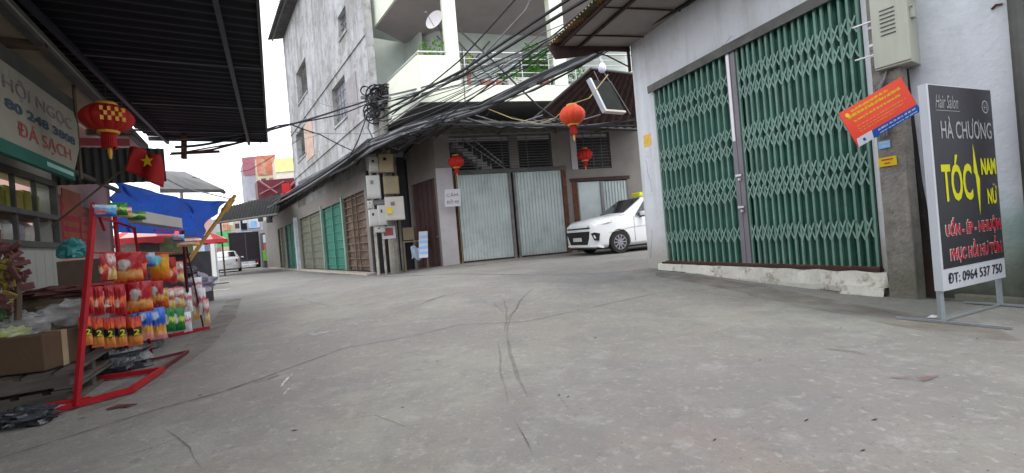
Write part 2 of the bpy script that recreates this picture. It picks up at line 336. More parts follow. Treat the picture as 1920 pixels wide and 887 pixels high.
# ================================================================ ground
gm = mat('street_concrete', (.192, .184, .168), .85, var=.12, scale=.9, bump=.35, bscale=45, spec=.25,
         stains=((.28, .7, (.164, .154, .160), .47), (.42, .7, (.230, .230, .205), .49), (.7, .5, (.205, .168, .15), .53), (1.6, .5, (.15, .147, .143), .51), (4.5, .45, (.27, .267, .255), .54), (9, .5, (.125, .123, .12), .555), (20, .6, (.30, .30, .29), .56), (45, .42, (.33, .33, .32), .585), (70, .7, (.075, .075, .07), .60)))
def spaced(a, b, fine0, fine1, step, coarse):
    o = []; x = a
    while x < b: o.append(x); x += step if fine0 <= x < fine1 else coarse
    return o+[b]
xs = [-400, -200, -100]+spaced(-60, 40, -8, 8, .35, 4)+[100, 200, 400]; ys = [-60, -20]+spaced(-6, 60, 0, 20, .35, 3)+[100, 200, 400, 700]
b = MB(); b.add([(x, y, zg(x, y)) for y in ys for x in xs], [(j*len(xs)+i, j*len(xs)+i+1, (j+1)*len(xs)+i+1, (j+1)*len(xs)+i) for j in range(len(ys)-1) for i in range(len(xs)-1)])
g_ = b.build('street', gm, smooth_=True, kind='structure', label='worn grey concrete street with cracks and tyre marks')
def marks(name, mt, lines, kind='structure'):
    b = MB()
    for pts, wd in lines:
        pw = [G(x, y, .006) for x, y in pts]; fine = []
        for i in range(len(pw)-1):
            n = max(2, int((pw[i+1]-pw[i]).length/.12))
            for k in range(n):
                q = pw[i].lerp(pw[i+1], k/n); fine.append(q)
        fine.append(pw[-1]); vs = []
        for i, q in enumerate(fine):
            t = (fine[min(i+1, len(fine)-1)]-fine[max(0, i-1)]); t.z = 0; t.normalize(); n = Vector((-t.y, t.x, 0))
            ww = wd*(.75+.3*abs(mnoise.noise(q*2.2)))*min(1, i/3+.1, (len(fine)-1-i)/3+.1); q = q + n*.02*mnoise.noise(q*3.+Vector((5, 0, 0)))
            for sgn in (-1, 1):
                v = q+n*ww*sgn*.5; vs.append((v.x, v.y, zg(v.x, v.y)+.006))
        b.add(vs, [(2*i, 2*i+1, 2*i+3, 2*i+2) for i in range(len(fine)-1)])
    return b.build(name, mt, kind=kind)
def patchy(name, col, lo, hi, sc, soft=.12):
    m = mat(name, col, .9, var=.2, scale=8, bump=0, spec=.1); nt = m.node_tree; tc = nt.nodes.new('ShaderNodeTexCoord'); n = nt.nodes.new('ShaderNodeTexNoise'); n.inputs['Scale'].default_value = sc; n.inputs['Detail'].default_value = 6
    r = nt.nodes.new('ShaderNodeMapRange'); r.inputs[1].default_value = .5-soft; r.inputs[2].default_value = .5+soft; r.inputs[3].default_value = lo; r.inputs[4].default_value = hi
    nt.links.new(tc.outputs['Object'], n.inputs[0]); nt.links.new(n.outputs[0], r.inputs[0]); nt.links.new(r.outputs[0], nt.nodes['Principled BSDF'].inputs['Alpha']); return m
M['crack'] = patchy('crack_dark', (.05, .047, .045), .35, .95, 9)
M['tyre'] = patchy('tyre_rubber_mark', (.10, .10, .10), .05, .34, 14, .25)
M['chalk'] = patchy('pale_scrape', (.62, .62, .62), .0, .75, 12)
M['red_stain'] = patchy('reddish_stain', (.20, .13, .12), .0, .75, 7)
M['stain_shade'] = patchy('dark_patch', (.11, .105, .10), .0, .5, 7, .2)
marks('street_joint', M['crack'], [([(-60, 880), (80, 835), (290, 770), (420, 735), (560, 685), (640, 655), (770, 632), (860, 610), (985, 612-8), (1060, 588), (1150, 568), (1260, 545)], .014), ([(1000, 516), (880, 514), (790, 517), (700, 517)], .04), ([(1000, 516), (1120, 514), (1215, 506)], .03)])
marks('street_crack', M['crack'], [([(1260, 540), (1400, 560), (1600, 574), (1760, 606)], .008), ([(960, 785), (985, 822), (1000, 850)], .006), ([(780, 575), (800, 566), (830, 556), (870, 548)], .02), ([(120, 880), (260, 850), (400, 800)], .006)])
marks('tyre_mark', M['tyre'], [([(950, 628), (957, 665), (975, 715), (990, 745)], .035), ([(945, 560), (950, 590), (948, 625)], .03), ([(1000, 540), (975, 565), (955, 600), (952, 630)], .025), ([(925, 565), (945, 590)], .02), ([(935, 640), (940, 690), (950, 760)], .02), ([(985, 550), (968, 580), (950, 600)], .03), ([(1045, 735), (1075, 775)], .02), ([(1100, 570), (1190, 588)], .02), ([(820, 563), (700, 600)], .012), ([(1000, 545), (930, 575), (890, 560)], .012), ([(720, 590), (800, 600)], .012)])
marks('chalk_scrape', M['chalk'], [([(520, 738), (535, 715), (552, 700)], .035), ([(530, 742), (550, 722)], .03), ([(660, 607), (700, 612)], .04), ([(575, 632), (635, 618)], .10), ([(1705, 628), (1730, 631)], .03), ([(570, 628), (620, 620)], .05)])
marks('street_stain_shade', M['stain_shade'], [([(475, 718), (500, 712), (525, 704)], .14), ([(1545, 655), (1600, 660), (1625, 668)], .07), ([(1540, 650), (1610, 652)], .04), ([(1690, 598), (1760, 606), (1880, 618)], .07)])  # strip along the sign's foot bar is painted contact shade, the others stains
marks('rusty_stain', M['red_stain'], [([(1670, 710), (1720, 712), (1760, 706)], .12), ([(195, 775), (240, 760)], .03), ([(1785, 718), (1830, 716)], .012)])
M['dust'] = patchy('brown_dust', (.20, .168, .14), .0, .5, 3.2, .2)
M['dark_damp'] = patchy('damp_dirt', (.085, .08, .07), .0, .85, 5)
marks('roadside_dust', M['dust'], [([(1230, 512), (1400, 540), (1560, 575), (1700, 600), (1910, 640)], .55), ([(150, 780), (260, 720), (360, 660), (420, 600), (440, 560)], .35), ([(560, 512), (700, 515), (830, 505), (900, 498)], .5)])
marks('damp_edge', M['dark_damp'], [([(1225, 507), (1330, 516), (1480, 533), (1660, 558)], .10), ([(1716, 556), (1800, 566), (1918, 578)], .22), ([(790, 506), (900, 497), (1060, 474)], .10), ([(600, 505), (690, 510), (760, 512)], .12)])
marks('hairline_crack', M['crack'], [([(600, 800), (700, 780), (760, 800), (850, 790)], .005), ([(300, 800), (360, 840), (380, 880)], .006), ([(560, 560), (620, 575), (700, 570)], .008)])
# ================================================================ white corner house with the green folding gate
N_ = Vector((3.75, 4.69, 0)); F_ = Vector((2.60, 7.75, 0))
WR = Pl(F_, (N_-F_))            # s grows towards the camera
sc0 = WR.px(1200, 300)[0]       # far corner of the house
g0, g1 = WR.px(1240, 330)[0], WR.px(1638, 300)[0]
zt, zs = 3.22, .235
house = T('white_house', 'white painted corner house with a green folding gate, grey damp base and tin awning', 'house', WR.p(sc0, 0))
WTOP = 4.7; wend = WR.px(1712, 500)[0]
b = MB(); b.wall(WR, sc0, wend, -.1, WTOP, [(g0, g1, zs, zt)], .22)
c = WR.p(sc0, 0, -.22)
b.obox(WR.p(sc0, -.1, -.22), -WR.n*5, WR.d*.22, Vector((0, 0, WTOP+.1)))
b.build('wall', M['white_wall'], house)
b = MB(); b.wall(WR, wend+.0, 12, -.1, WTOP, [], .22, .003); b.build('damp_wall', M['white_wall_damp'], house)
b = MB(); b.pbox(WR, sc0+.2, 12, WTOP-.15, WTOP, -5, -.2); b.build('roof', M['tin_grey'], house)
b = MB(); b.pbox(WR, sc0+.2, g1+1, -.1, WTOP-.16, -4.2, -4); b.build('inner_wall', M['dark_interior'], house)
# step: irregular plaster ledge
def ledge(s0, s1, z0, z1, out, n=60):
    b = MB()
    def fn(u, v):
        s = s0+(s1-s0)*u; a = v*4
        o = [0, out, out+.03, out+.02, -.05][int(round(a))]; z = [z0, z0, (z0+z1)/2, z1, z1+.005][int(round(a))]
        k = mnoise.noise(Vector((s*5, z*9, 1)))
        return WR.p(s, z+(.012*k if v > .4 else 0), o+.03*k if v > 0 else o)
    b.grid(fn, n, 4); return b
ledge(g0-.15, g1+.1, -.1, zs-.012, .09).build('step', M['step'], house, smooth_=False)
ledge(g1-.30, g1+.12, -.1, .085, .20, 16).build('step', M['step'], house)
# low footing in front of the damp wall
b = MB(); b.pbox(WR, wend+.35, 9, -.1, .05, .003, .10); b.build('footing', M['concrete_pole'], house)
# folding gate
gate = MB(); gate.pbox(WR, g0, g1, zs, zs+.035, -.02, .05); gate = gate.build('folding_gate', M['rust'], house)
sm0 = WR.px(1383, 300)[0]; sm1 = sm0+.135
b = MB(); nb = 34
b.corr(WR.p(g0, zs+.03, -.08), WR.p(g1, zs+.03, -.08), WR.p(g1, zt-.02, -.08), WR.p(g0, zt-.02, -.08), 40, .012, trap=True); b.build('door_sheet', M['gate_dark'], gate)
def picks(a, e, n): return [a+(e-a)*i/n for i in range(n+1)]
pl_, pr_ = picks(g0+.03, sm0-.02, 13), picks(sm1+.01, g1-.03, 17)
b = MB()
for s in pl_+pr_:
    jit = random.uniform(-.006, .006)
    tp_ = random.uniform(-.012, .012)
    b.obox(WR.p(s-.010+jit, zs+.035, 0), WR.d*.026, WR.d*tp_+Vector((0, 0, zt-zs-.065)), WR.n*.028)
b.build('picket', M['gate_light'], gate, kind='stuff')
b = MB()
Hh = zt-zs
for lst in (pl_, pr_):
    for i in range(len(lst)-1):
        a, e = lst[i]+.008, lst[i+1]-.008
        for cz in (.855, .775, .60, .535, .385, .325, .145):
            z = zs+Hh*cz + random.uniform(-.02, .02); hh = .085 if cz not in (.145,) else .10
            for sg in (-1, 1):
                p0, p1 = WR.p(a, z-hh*sg, .031+.005*sg), WR.p(e, z+hh*sg, .031+.005*sg)
                ax = (p1-p0); side = Vector((0, 0, 1)).cross(WR.n).normalized(); up = ax.cross(WR.n).normalized()*.0085
                b.cbox((p0+p1)/2, ax/2, up, WR.n*.002)
b.build('lattice', M['gate_lattice'], gate, kind='stuff')
b = MB(); b.pbox(WR, sm0-.02, sm0+.05, zs+.02, zt-.06, -.02, .05); b.build('centre_post', M['grey_steel'], gate)
b = MB(); b.pbox(WR, sm1-.08, sm1-.01, zs+.02, zt-.06, -.02, .045); b.build('centre_post', M['grey_steel'], gate)
b = MB(); b.pbox(WR, sm0-.008, sm0+.038, zt-1.28, zt-.08, .0, .052); b.build('cover_strip', M['pale_steel'], gate)
b = MB(); b.pbox(WR, g0-.06, g1+.05, zt-.03, zt+.03, .0, .09); b.pbox(WR, g0-.06, g1+.05, zt-.09, zt-.03, .065, .09); b.build('top_rail', M['tin_grey'], gate)
b = MB(); b.pbox(WR, g0-.05, g1+.03, zs-.012, zs+.02, .03, .10); b.build('floor_rail', M['dark_rust'], gate)
for zz in (1.02, 1.45):
    b = MB(); b.pbox(WR, sm0+.0, sm1-.04, zz, zz+.03, .053, .068); b.lathe(WR.p((sm0+sm1)/2, zz-.06, .07), [(.0, 0), (.02, .004), (.02, .035), (.0, .04)], 10); b.build('padlock', M['pale_steel'], gate)
b = MB(); b.pbox(WR, g0+.02, g1, zt+.033, zt+.05, 0, .05); b.build('gate_lintel_flashing', M['dark_rust'], house)
# notices on the house wall
a, z = WR.px(1214, 264); b = MB(); b.pbox(WR, a-.10, a+.10, z-.10, z+.11, .002, .006); nn = b.build('paper_notice', mat('orange_notice', (.80, .47, .14), .7, var=.2, scale=14, bump=0), house, label='faded orange paper notice')
b = MB(); b.lathe(WR.p(a, z, .007), [(.05, 0), (.045, .002)], 12, WR.n); b.build('notice_print', M['yellow'], nn)
b = MB(); b.pbox(WR, a-.11, a+.06, z-.28, z-.17, .002, .005); b.build('torn_paper', mat('torn_paper', (.62, .63, .68), .8, var=.12, scale=20), house)
# dark downpipe + edge at far right
a = WR.px(1912, 200)[0]
b = MB(); b.tube([WR.p(a+.06, .05, .07), WR.p(a+.06, WTOP, .07)], .055, 10); b.build('downpipe', M['beam_grey'], house)
random.seed(8); b = MB()
for (x, y, n_, dx, dy) in ((1210, 300, 7, .03, -.12), (1500, 40, 6, .12, .05), (1330, 105, 5, .1, .04), (1645, 420, 5, .01, -.15), (1222, 430, 6, -.015, -.07)):
    s_, z_ = WR.px(x, y)
    for k in range(n_):
        s2, z2 = s_+dx*random.uniform(.3, 1.4)+random.uniform(-.02, .02), z_+dy*random.uniform(.3, 1.4)+random.uniform(-.02, .02)
        p0, p1 = WR.p(s_, z_, .0015), WR.p(s2, z2, .0015); up = (p1-p0).cross(WR.n).normalized()*.0022; b.cbox((p0+p1)/2, (p1-p0)/2, up, WR.n*.001); s_, z_ = s2, z2
b.build('plaster_crack', M['beam_grey'], house)
s_, z_ = WR.px(1870, 12); b = MB(); b.tube([WR.p(s_-.03, z_-.01, .012), WR.p(s_, z_+.01, .02), WR.p(s_+.035, z_, .012)], .009, 5); b.build('wall_hook', M['rust'], house)
# awning: corrugated sheet over the far corner, rusty frame
a0 = sc0-.05; a1 = 3.4; zA = 4.12
aw = MB(); aw.corr(WR.p(a0, zA+.12, 0), WR.p(a1, zA+.12, 0), WR.p(a1, zA-.02, 1.6), WR.p(a0, zA-.02, 1.6), 46, .022, nv=1); aw = aw.build('awning', M['tin_edge'], house)
b = MB(); b.obox(WR.p(a0+.02, zA+.03, .02), WR.d*(a1-a0), WR.n*1.36+Vector((0, 0, -.08)), Vector((0, 0, .012))); b.build('ceiling_sheet', M['tin_under'], aw)
for o, t in ((1.40, .075), (1.05, .03)):
    b = MB(); b.pbox(WR, a0, a1, zA-.10+.02, zA-.10+.03+t, o, o+.04); b.build('purlin', M['dark_rust'], aw)
b = MB(); b.obox(WR.p(a0-.01, zA-.05, .0), WR.d*.05, WR.n*1.56+Vector((0, 0, -.06)), Vector((0, 0, .10)))
b.build('end_fascia', M['dark_rust'], aw)
b = MB(); b.prism([WR.p(a0, zA-.05, 1.66), WR.p(a0, zA-.28, 1.52), WR.p(a0, zA-.18, .9), WR.p(a0, zA-.05, .5)], WR.d*.03); b.build('torn_flap', M['dark_rust'], aw)
b = MB(); b.tube([WR.p(a0+.03, zA+.02, .04), WR.p(a0+.03, zA-.42, .04)], .03, 6); b.tube([WR.p(a0+.03, zA-.05, 1.1), WR.p(a0+.03, zA-.16, .5), WR.p(a0+.03, zA-.34, .05)], .014, 6); b.build('bracket', M['dark_rust'], aw)
b = MB()
for k in range(5): b.tube([WR.p(a0+.5+.9*k, zA+.0, .05), WR.p(a0+.45+.9*k, zA-.05, 1.4)], .015, 6)
b.build('rafter', M['dark_rust'], aw, kind='stuff')

# ================================================================ corner building (shutters below, balconies above)
BF = Pl((-1.56, 14.9), (3.6, .9))
o_px = lambda x: BF.px(x, 440)[0]
bz = .15
bld = T('balcony_building', 'pale yellow three storey corner building with open balconies above grey metal shutters', 'building', (-2.0, 15.6, 0))
sL = o_px(827)
def hx(x0, x1, y_top, y_bot): 
    s0, s1 = o_px(x0), o_px(x1); zt_ = BF.px((x0+x1)/2, y_top)[1]; zb = BF.px((x0+x1)/2, y_bot)[1]; return (s0, s1, zb, zt_)
S1 = (o_px(858), o_px(963), bz, 3.10); S2 = (o_px(974), o_px(1064), bz, 3.10)
W1_ = (o_px(856), o_px(1048), 3.16, 4.35); W2_ = (o_px(1092), o_px(1158), 3.05, 4.35)
S3 = (o_px(1092), o_px(1184), bz, 2.62)
b = MB(); b.wall(BF, sL, 9.5, -.1, 4.75, [(S1[0], S2[1], bz, 3.10), W1_, W2_, S3], .22)
b.build('wall', M['grey_plaster'], bld)
b = MB(); b.pbox(BF, sL-.01, S1[0]-.02, -.05, 3.3, .0, .10); b.build('corner_pillar', M['lilac_plaster'], bld)
b = MB(); b.pbox(BF, sL, 9.4, .0, 4.7, -2.7, -2.5); b.pbox(BF, sL, 9.4, .0, .12, -2.5, -.25); b.build('inner_wall', M['dark_interior'], bld)
def shutter(s0, s1, z0, z1, nrib, mt, name='shutter'):
    r = MB(); r.corr(BF.p(s0, z0+.07, -.06), BF.p(s1, z0+.07, -.06), BF.p(s1, z1, -.06), BF.p(s0, z1, -.06), nrib, .035, trap=True); r = r.build(name, mt, bld)
    b = MB(); b.pbox(BF, s0, s1, z0, z0+.06, -.09, -.03); b.build('bottom_rail', M['dark_rust'], r)
    return r
sh1 = shutter(S1[0]+.14, S1[1], bz, 3.06, 17, M['shutter_grey']); sh2 = shutter(S2[0], S2[1], bz, 3.06, 15, M['shutter_grey'])
b = MB(); b.pbox(BF, S1[1]-.02, S1[1]+.07, bz, 3.1, -.10, .02); b.pbox(BF, S2[0]-.06, S2[0]+.02, bz, 3.1, -.10, .03); b.build('shutter_post', mat('rusty_grey_post', (.16, .15, .15), .7, var=.3, scale=3, stains=((4, .8, (.1, .05, .03), .55),)), bld)
for k in range(3):
    b = MB(); b.pbox(BF, S1[0]-.02+.055*k, S1[0]+.005+.055*k, bz, 3.06, -.03, .02); b.build('gate_bar', M['rust'] if k % 2 else M['box_tan'], bld)
b = MB(); b.pbox(BF, S2[1]-.03, S2[1]+.12, bz, 3.2, -.1, .02); b.build('shutter_post', M['rust'], bld)
b = MB(); b.pbox(BF, S1[0]-.1, S2[1]+.15, 3.06, 3.18, -.12, .03); b.build('shutter_head', M['beam_grey'], bld)
b = MB(); b.pbox(BF, S2[1]+.32, S3[0]-.06, bz, 2.7, -.02, .03); b.build('gate_bar', M['rust'], bld)
b = MB(); b.pbox(BF, S3[0]-.3, S3[1]+.1, 2.62, 2.74, .0, .04); b.build('shutter_head', M['dark_rust'], bld)
sp = o_px(1136)
b = MB(); b.pbox(BF, S3[0], sp-.05, bz, 2.6, -.08, -.04); b.build('sheet_door', M['shutter_grey'], bld)
b = MB(); b.pbox(BF, sp-.05, sp+.06, bz, 2.6, -.08, .0); b.build('shutter_post', M['grey_steel'], bld)
shutter(sp+.06, S3[1], bz, 2.58, 8, M['shutter_grey'])
# barred openings
def bars(h, n, name='window_grille'):
    b = MB()
    for i in range(n):
        z = h[2]+(h[3]-h[2])*(i+.5)/n; b.pbox(BF, h[0], h[1], z-.012, z+.012, -.05, -.03)
    for k in range(1, 4): s = h[0]+(h[1]-h[0])*k/4; b.pbox(BF, s-.012, s+.012, h[2], h[3], -.03, -.015)
    return b.build(name, M['tin_grey'], bld)
bars(W1_, 13); bars(W2_, 12)
b = MB(); s = o_px(978); b.pbox(BF, s-.17, s+.15, 3.18, 4.35, -.16, -.06); b.build('window_post', M['grey_plaster'], bld)
# stair seen behind the bars
b = MB(); a0_, a1_ = o_px(868), o_px(948)
for k in range(9):
    s = a0_+(a1_-a0_)*k/9; z = 4.35-1.15*k/9; b.pbox(BF, s, s+(a1_-a0_)/9+.02, z-.30, z-.04, -1.3, -.6)
b.build('stair', M['lilac_plaster'], bld)
b = MB(); b.tube([BF.p(a0_+.1, 4.9, -.55), BF.p(a1_+.2, 3.5, -.55)], .025, 6); b.tube([BF.p(a0_+.3, 4.35, -.5), BF.p(a1_+.35, 3.25, -.5)], .02, 6)
for k in range(5): b.tube([BF.p(a0_+.35+.3*k, 4.5-.33*k, -.55), BF.p(a0_+.35+.3*k, 3.9-.33*k, -.55)], .014, 5)
b.build('stair_rail', M['rail'], bld)
b = MB(); s = o_px(1088); b.pbox(BF, s-.1, s+.12, 3.05, 4.3, .0, .03); b.build('window_jamb', M['lilac_plaster'], bld)
# wall with the brown door, chamfering the corner
dA = G(768, 506); dA = Vector((ray(768, 440).x*16.6, 16.6, 0)); dB = BF.p(sL, 0)
BD = Pl(dA, dB-dA); Ld = (dB-dA).length
d0, d1 = BD.px(777, 430)[0], BD.px(822, 430)[0]; zd = BD.px(800, 338)[1]
b = MB(); b.wall(BD, 0, Ld, -.1, 4.7, [(d0, d1, -.1, zd)], .2); b.build('wall', M['grey_plaster'], bld)
dr = MB(); dr.pbox(BD, d0, d1, .02, zd, -.14, -.08); dr = dr.build('door', M['door_brown'], bld)
b = MB()
for k in range(1, 5): s = d0+(d1-d0)*k/5; b.pbox(BD, s-.012, s+.012, .05, zd-.03, -.08, -.06)
b.build('door_batten', M['door_brown'], dr)
b = MB(); b.lathe(BD.p(d1-.15, 1.1, -.05), [(.0, 0), (.035, .01), (.03, .04), (0, .05)], 10, BD.n); b.build('door_handle', M['grey_steel'], dr)
# balcony slabs
C_ = Vector((ray(800, 300).x*12.7, 12.7, 0)); C_.z = 0
dS = Vector((-.694, 1, 0)).normalized(); dF = BF.d
SIDE = Pl(C_, dS); FRT = Pl(C_, dF)
Ls = SIDE.px(716, 200)[0]; Lf = 7.5
perp = Vector((.82, .57, 0)).normalized()
def footprint(z, th, grow=0):
    a = C_ + Vector((0, 0, z)); return [a, a+dF*Lf, a+dF*Lf+Vector((.6, 5.5, 0)), a+dS*(Ls)+Vector((2.5, 5.0, 0)), a+dS*Ls]
z1, z2 = 4.85, 8.3
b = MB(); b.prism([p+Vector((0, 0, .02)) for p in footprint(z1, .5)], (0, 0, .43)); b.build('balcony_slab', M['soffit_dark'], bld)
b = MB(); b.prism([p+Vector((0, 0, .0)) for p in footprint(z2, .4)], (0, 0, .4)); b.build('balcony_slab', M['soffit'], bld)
def band(z0, z1_, th, full=True):
    b = MB(); b.pbox(SIDE, -.0, Ls+.02, z0, z1_, .0, th); b.pbox(FRT, -.06, Lf, z0, z1_, .001, th); return b
band(z1, z1+.47, .06).build('slab_edge', M['pale_plaster'], bld)
band(z2-.02, z2+1.6, .07).build('slab_edge', M['pale_plaster'], bld)
sp1 = FRT.px(840, 130)[0]
b = MB(); b.pbox(SIDE, .0, Ls, z1+.46, 6.17, -.12, .055); b.pbox(FRT, .0, sp1, z1+.46, 6.17, -.12, .055); b.build('parapet', M['pale_plaster'], bld)
rl = MB(); rl.tube([SIDE.p(Ls, 6.3, -.03), SIDE.p(0, 6.3, -.03)], .028, 8); rl.tube([FRT.p(0, 6.3, -.03), FRT.p(Lf, 6.3, -.03)], .028, 8)
for k in range(3): rl.tube([SIDE.p(.05+k*Ls/2.2, 6.15, -.03), SIDE.p(.05+k*Ls/2.2, 6.3, -.03)], .015, 6)
rl = rl.build('handrail', M['rail'], bld)
b = MB()
for zz in (5.5, 5.72, 5.95, 6.12): b.tube([FRT.p(sp1+.3, zz, -.03), FRT.p(Lf, zz, -.03)], .014, 6)
for k in range(7): b.tube([FRT.p(sp1+.5+k*.85, 5.3, -.03), FRT.p(sp1+.5+k*.85, 6.3, -.03)], .017, 6)
b.build('baluster_rail', M['rail'], rl)
for x0, x1 in ((837, 861), (1036, 1060), (1250, 1275)):
    a, e = FRT.px(x0, 110)[0], FRT.px(x1, 110)[0]; b = MB(); b.pbox(FRT, a, e, z1+.46, z2, -.30, .07); b.build('balcony_pillar', M['pale_plaster'], bld)
# recessed walls behind the balcony
q = [Vector((ray(x, 440).x*D, D, 0)) for x, D in ((697, 15.75), (786, 16.7), (850, 15.9), (955, 16.5), (1300, 18.6))]
b = MB()
for i in range(4):
    pl = Pl(q[i], q[i+1]-q[i]); L_ = (q[i+1]-q[i]).length; holes = []
    b.wall(pl, 0, L_, z1+.3, z2+.05, holes, .18)
b.build('balcony_wall', M['pale_wall'], bld)
pl = Pl(q[2], q[3]-q[2]); L_ = (q[3]-q[2]).length
b = MB()
for k in range(7):
    s = .1+k*(L_-.2)/7
    b.cbox(pl.p(s+(L_-.2)/14, 7.0, .04), pl.d*.16+Vector((0, 0, .62)), pl.d*.012, pl.n*.01) if 0 else None
for a, e, zz0, zz1 in ((0, 1.9, 8.1, 6.0), (.5, 1.9, 8.2, 6.6), (.1, 1.9, 6.0, 8.0), (0, 1.3, 7.2, 5.8), (.0, .9, 6.4, 7.6)):
    b.tube([pl.p(a, zz0, .08), pl.p(min(e, L_), zz1, .08)], .022, 6)
b.build('lattice_bar', M['tin_grey'], bld)
pl = Pl(q[3], q[4]-q[3]); b = MB(); b.pbox(pl, .9, 2.2, 5.3, 7.4, .0, .04); dd = b.build('balcony_door', M['grey_plaster'], bld)
b = MB(); b.pbox(pl, 1.0, 2.1, 6.1, 7.3, .04, .05); b.build('door_pane', M['glass'], dd)
# third floor wall above, closes the top
# ================================================================ grey concrete building + shop row along the alley
RO = Vector((-4.77, 15.6, 0)); AR = Pl(RO, (-.694, 1))
grey = T('concrete_building', 'tall unpainted grey concrete building with streaked walls rising behind the shop row', 'building', AR.p(3, 0, -1))
sE = AR.px(541, 200)[0]; sW = AR.px(697, 200)[0]; ztop = 13.6
def h4(x0, y0, x1, y1):
    a, z_a = AR.px(x0, (y0+y1)/2); e, z_e = AR.px(x1, (y0+y1)/2); m = (x0+x1)/2; return (min(a, e), max(a, e), AR.px(m, y1)[1], AR.px(m, y0)[1])
wins = [h4(556, 118, 576, 190), h4(634, 18, 650, 72), h4(624, 150, 650, 235), h4(556, 240, 575, 300)]
b = MB(); b.wall(AR, sW, sE, 3.6, ztop, wins, .25)
b.obox(AR.p(sE, 3.6, 0), -AR.n*7, AR.d*-.25, Vector((0, 0, ztop-3.6)))
b.build('wall', M['concrete'], grey)
b = MB(); b.pbox(AR, sW, sE, 3.6, ztop, -2.0, -1.9); b.build('inner_wall', M['pale_wall'], grey)
for i, h in enumerate(wins):
    fr = MB(); fr.pbox(AR, h[0], h[1], h[2], h[2]+.08, -.22, .05); fr = fr.build('window', M['concrete'], grey)
    b = MB()
    for k in range(1, 5 if i in (1, 2) else 2):
        s = h[0]+(h[1]-h[0])*k/(5 if i in (1, 2) else 2); b.pbox(AR, s-.015, s+.015, h[2]+.08, h[3], -.14, -.12)
    for k in range(1, 4 if i in (1, 2) else 2):
        zz = h[2]+(h[3]-h[2])*k/4; b.pbox(AR, h[0], h[1], zz-.015, zz+.015, -.12, -.10)
    b.build('window_grille', M['tin_grey'], fr)
    if i in (1, 2): b = MB(); b.pbox(AR, h[0], h[1], h[2]+.05, h[3], -.24, -.2); b.build('pane', M['far_grey'], fr)
h = h4(572, 225, 588, 300)
b = MB(); b.pbox(AR, h[0], h[1], h[2], h[3], .0, .03); b.build('brick_patch', mat('peach_patch', (.5, .36, .29), .9, var=.2, scale=3), grey)
for (x, y) in ((640, 128), (640, 262)):
    z = AR.px(x, y)[1]; b = MB(); b.pbox(AR, sW+.02, sE-.1, z, z+.28, .0, .05); b.build('floor_band', M['concrete'], grey)
s, z = AR.px(655, 200); h = h4(652, 140, 672, 240); b = MB(); b.pbox(AR, h[0], h[1], h[2], h[3], .0, .04); b.build('plaster_patch', mat('smooth_plaster', (.30, .28, .29), .9, var=.15), grey)
b = MB(); b.corr(AR.p(sW-1, ztop+.5, -1.), AR.p(sE+.4, ztop+.5, -1.), AR.p(sE+.4, ztop, .75), AR.p(sW-1, ztop, .75), 60, .04); b.obox(AR.p(sW-1, ztop-.1, .5), AR.d*(sE-sW+1.3), AR.n*.05, Vector((0, 0, .12))); b.build('roof', M['tin_grey'], grey)

row = T('shop_row', 'low row of closed shops with rusty, green and brown shutters along the alley', 'building', AR.p(8, 0, -.5))
spx = lambda x: AR.px(x, 450)[0]
bays = [(648, 690, M['brown_shutter'], 3.0), (608, 645, M['teal_shutter'], 2.95), (564, 604, M['olive_shutter'], 2.95), (536, 553, M['teal_shutter'], 2.9), (522, 533, M['olive_shutter'], 2.9)]
holes = [(spx(b_[1]), spx(b_[0]), .05, b_[3]) for b_ in bays]
b = MB(); b.wall(AR, 0.1, 40, -.1, 4.1, holes, .2); b.build('wall', M['grey_plaster'], row)
b = MB(); b.pbox(AR, 0, 40, 0, 4, -1.5, -1.4); b.build('inner_wall', M['black'], row)
for (x0, x1, mt, zz), h in zip(bays, holes):
    r = MB(); n = int((h[1]-h[0])/.16)
    r.corr(AR.p(h[0], .1, -.12), AR.p(h[1], .1, -.12), AR.p(h[1], zz, -.12), AR.p(h[0], zz, -.12), n, .03, trap=True); r = r.build('shutter', mt, row)
    b = MB()
    if mt is M['brown_shutter']:
        for k in range(10): zz_ = .25+.29*k; b.pbox(AR, h[0], h[1], zz_, zz_+.04, -.09, -.06)
        for f in (.02, .42, .6, .98): s = h[0]+(h[1]-h[0])*f; b.pbox(AR, s-.03, s+.03, .1, zz, -.07, -.02)
        b.build('shutter_slat', mat('rusty_slat', (.15, .115, .08), .8, var=.35, scale=5, stains=((5, .6, (.10, .05, .03), .52),)), r)
    else:
        for k in range(8): zz_ = .3+.36*k; b.pbox(AR, h[0], h[1], zz_, zz_+.025, -.09, -.07)
        for f in (.0, .5, 1): s = h[0]+(h[1]-h[0])*f; b.pbox(AR, s-.04, s+.04, .1, zz, -.07, -.02)
        b.build('shutter_slat', mt, r)
for x in (646.5, 606.5):
    s = spx(x); b = MB(); b.pbox(AR, s-.1, s+.1, 0, 3.1, .0, .04); b.build('door_jamb', M['gate_light'], row)
s = spx(559); b = MB(); b.pbox(AR, s-.3, s+.1, 0, 3.1, .0, .18); b.build('door_jamb', mat('white_blue_post', (.5, .56, .6), .8, var=.2), row)
b = MB(); b.pbox(AR, -.1, 26, -.1, .06, .0, .35); b.build('doorstep', mat('doorstep', (.42, .36, .31), .9, var=.15), row)
b = MB(); b.obox(AR.p(.1, -.1, 0), -AR.n*1.4, AR.d*.15, Vector((0, 0, 4.2))); b.build('end_wall', M['dark_interior'], row)
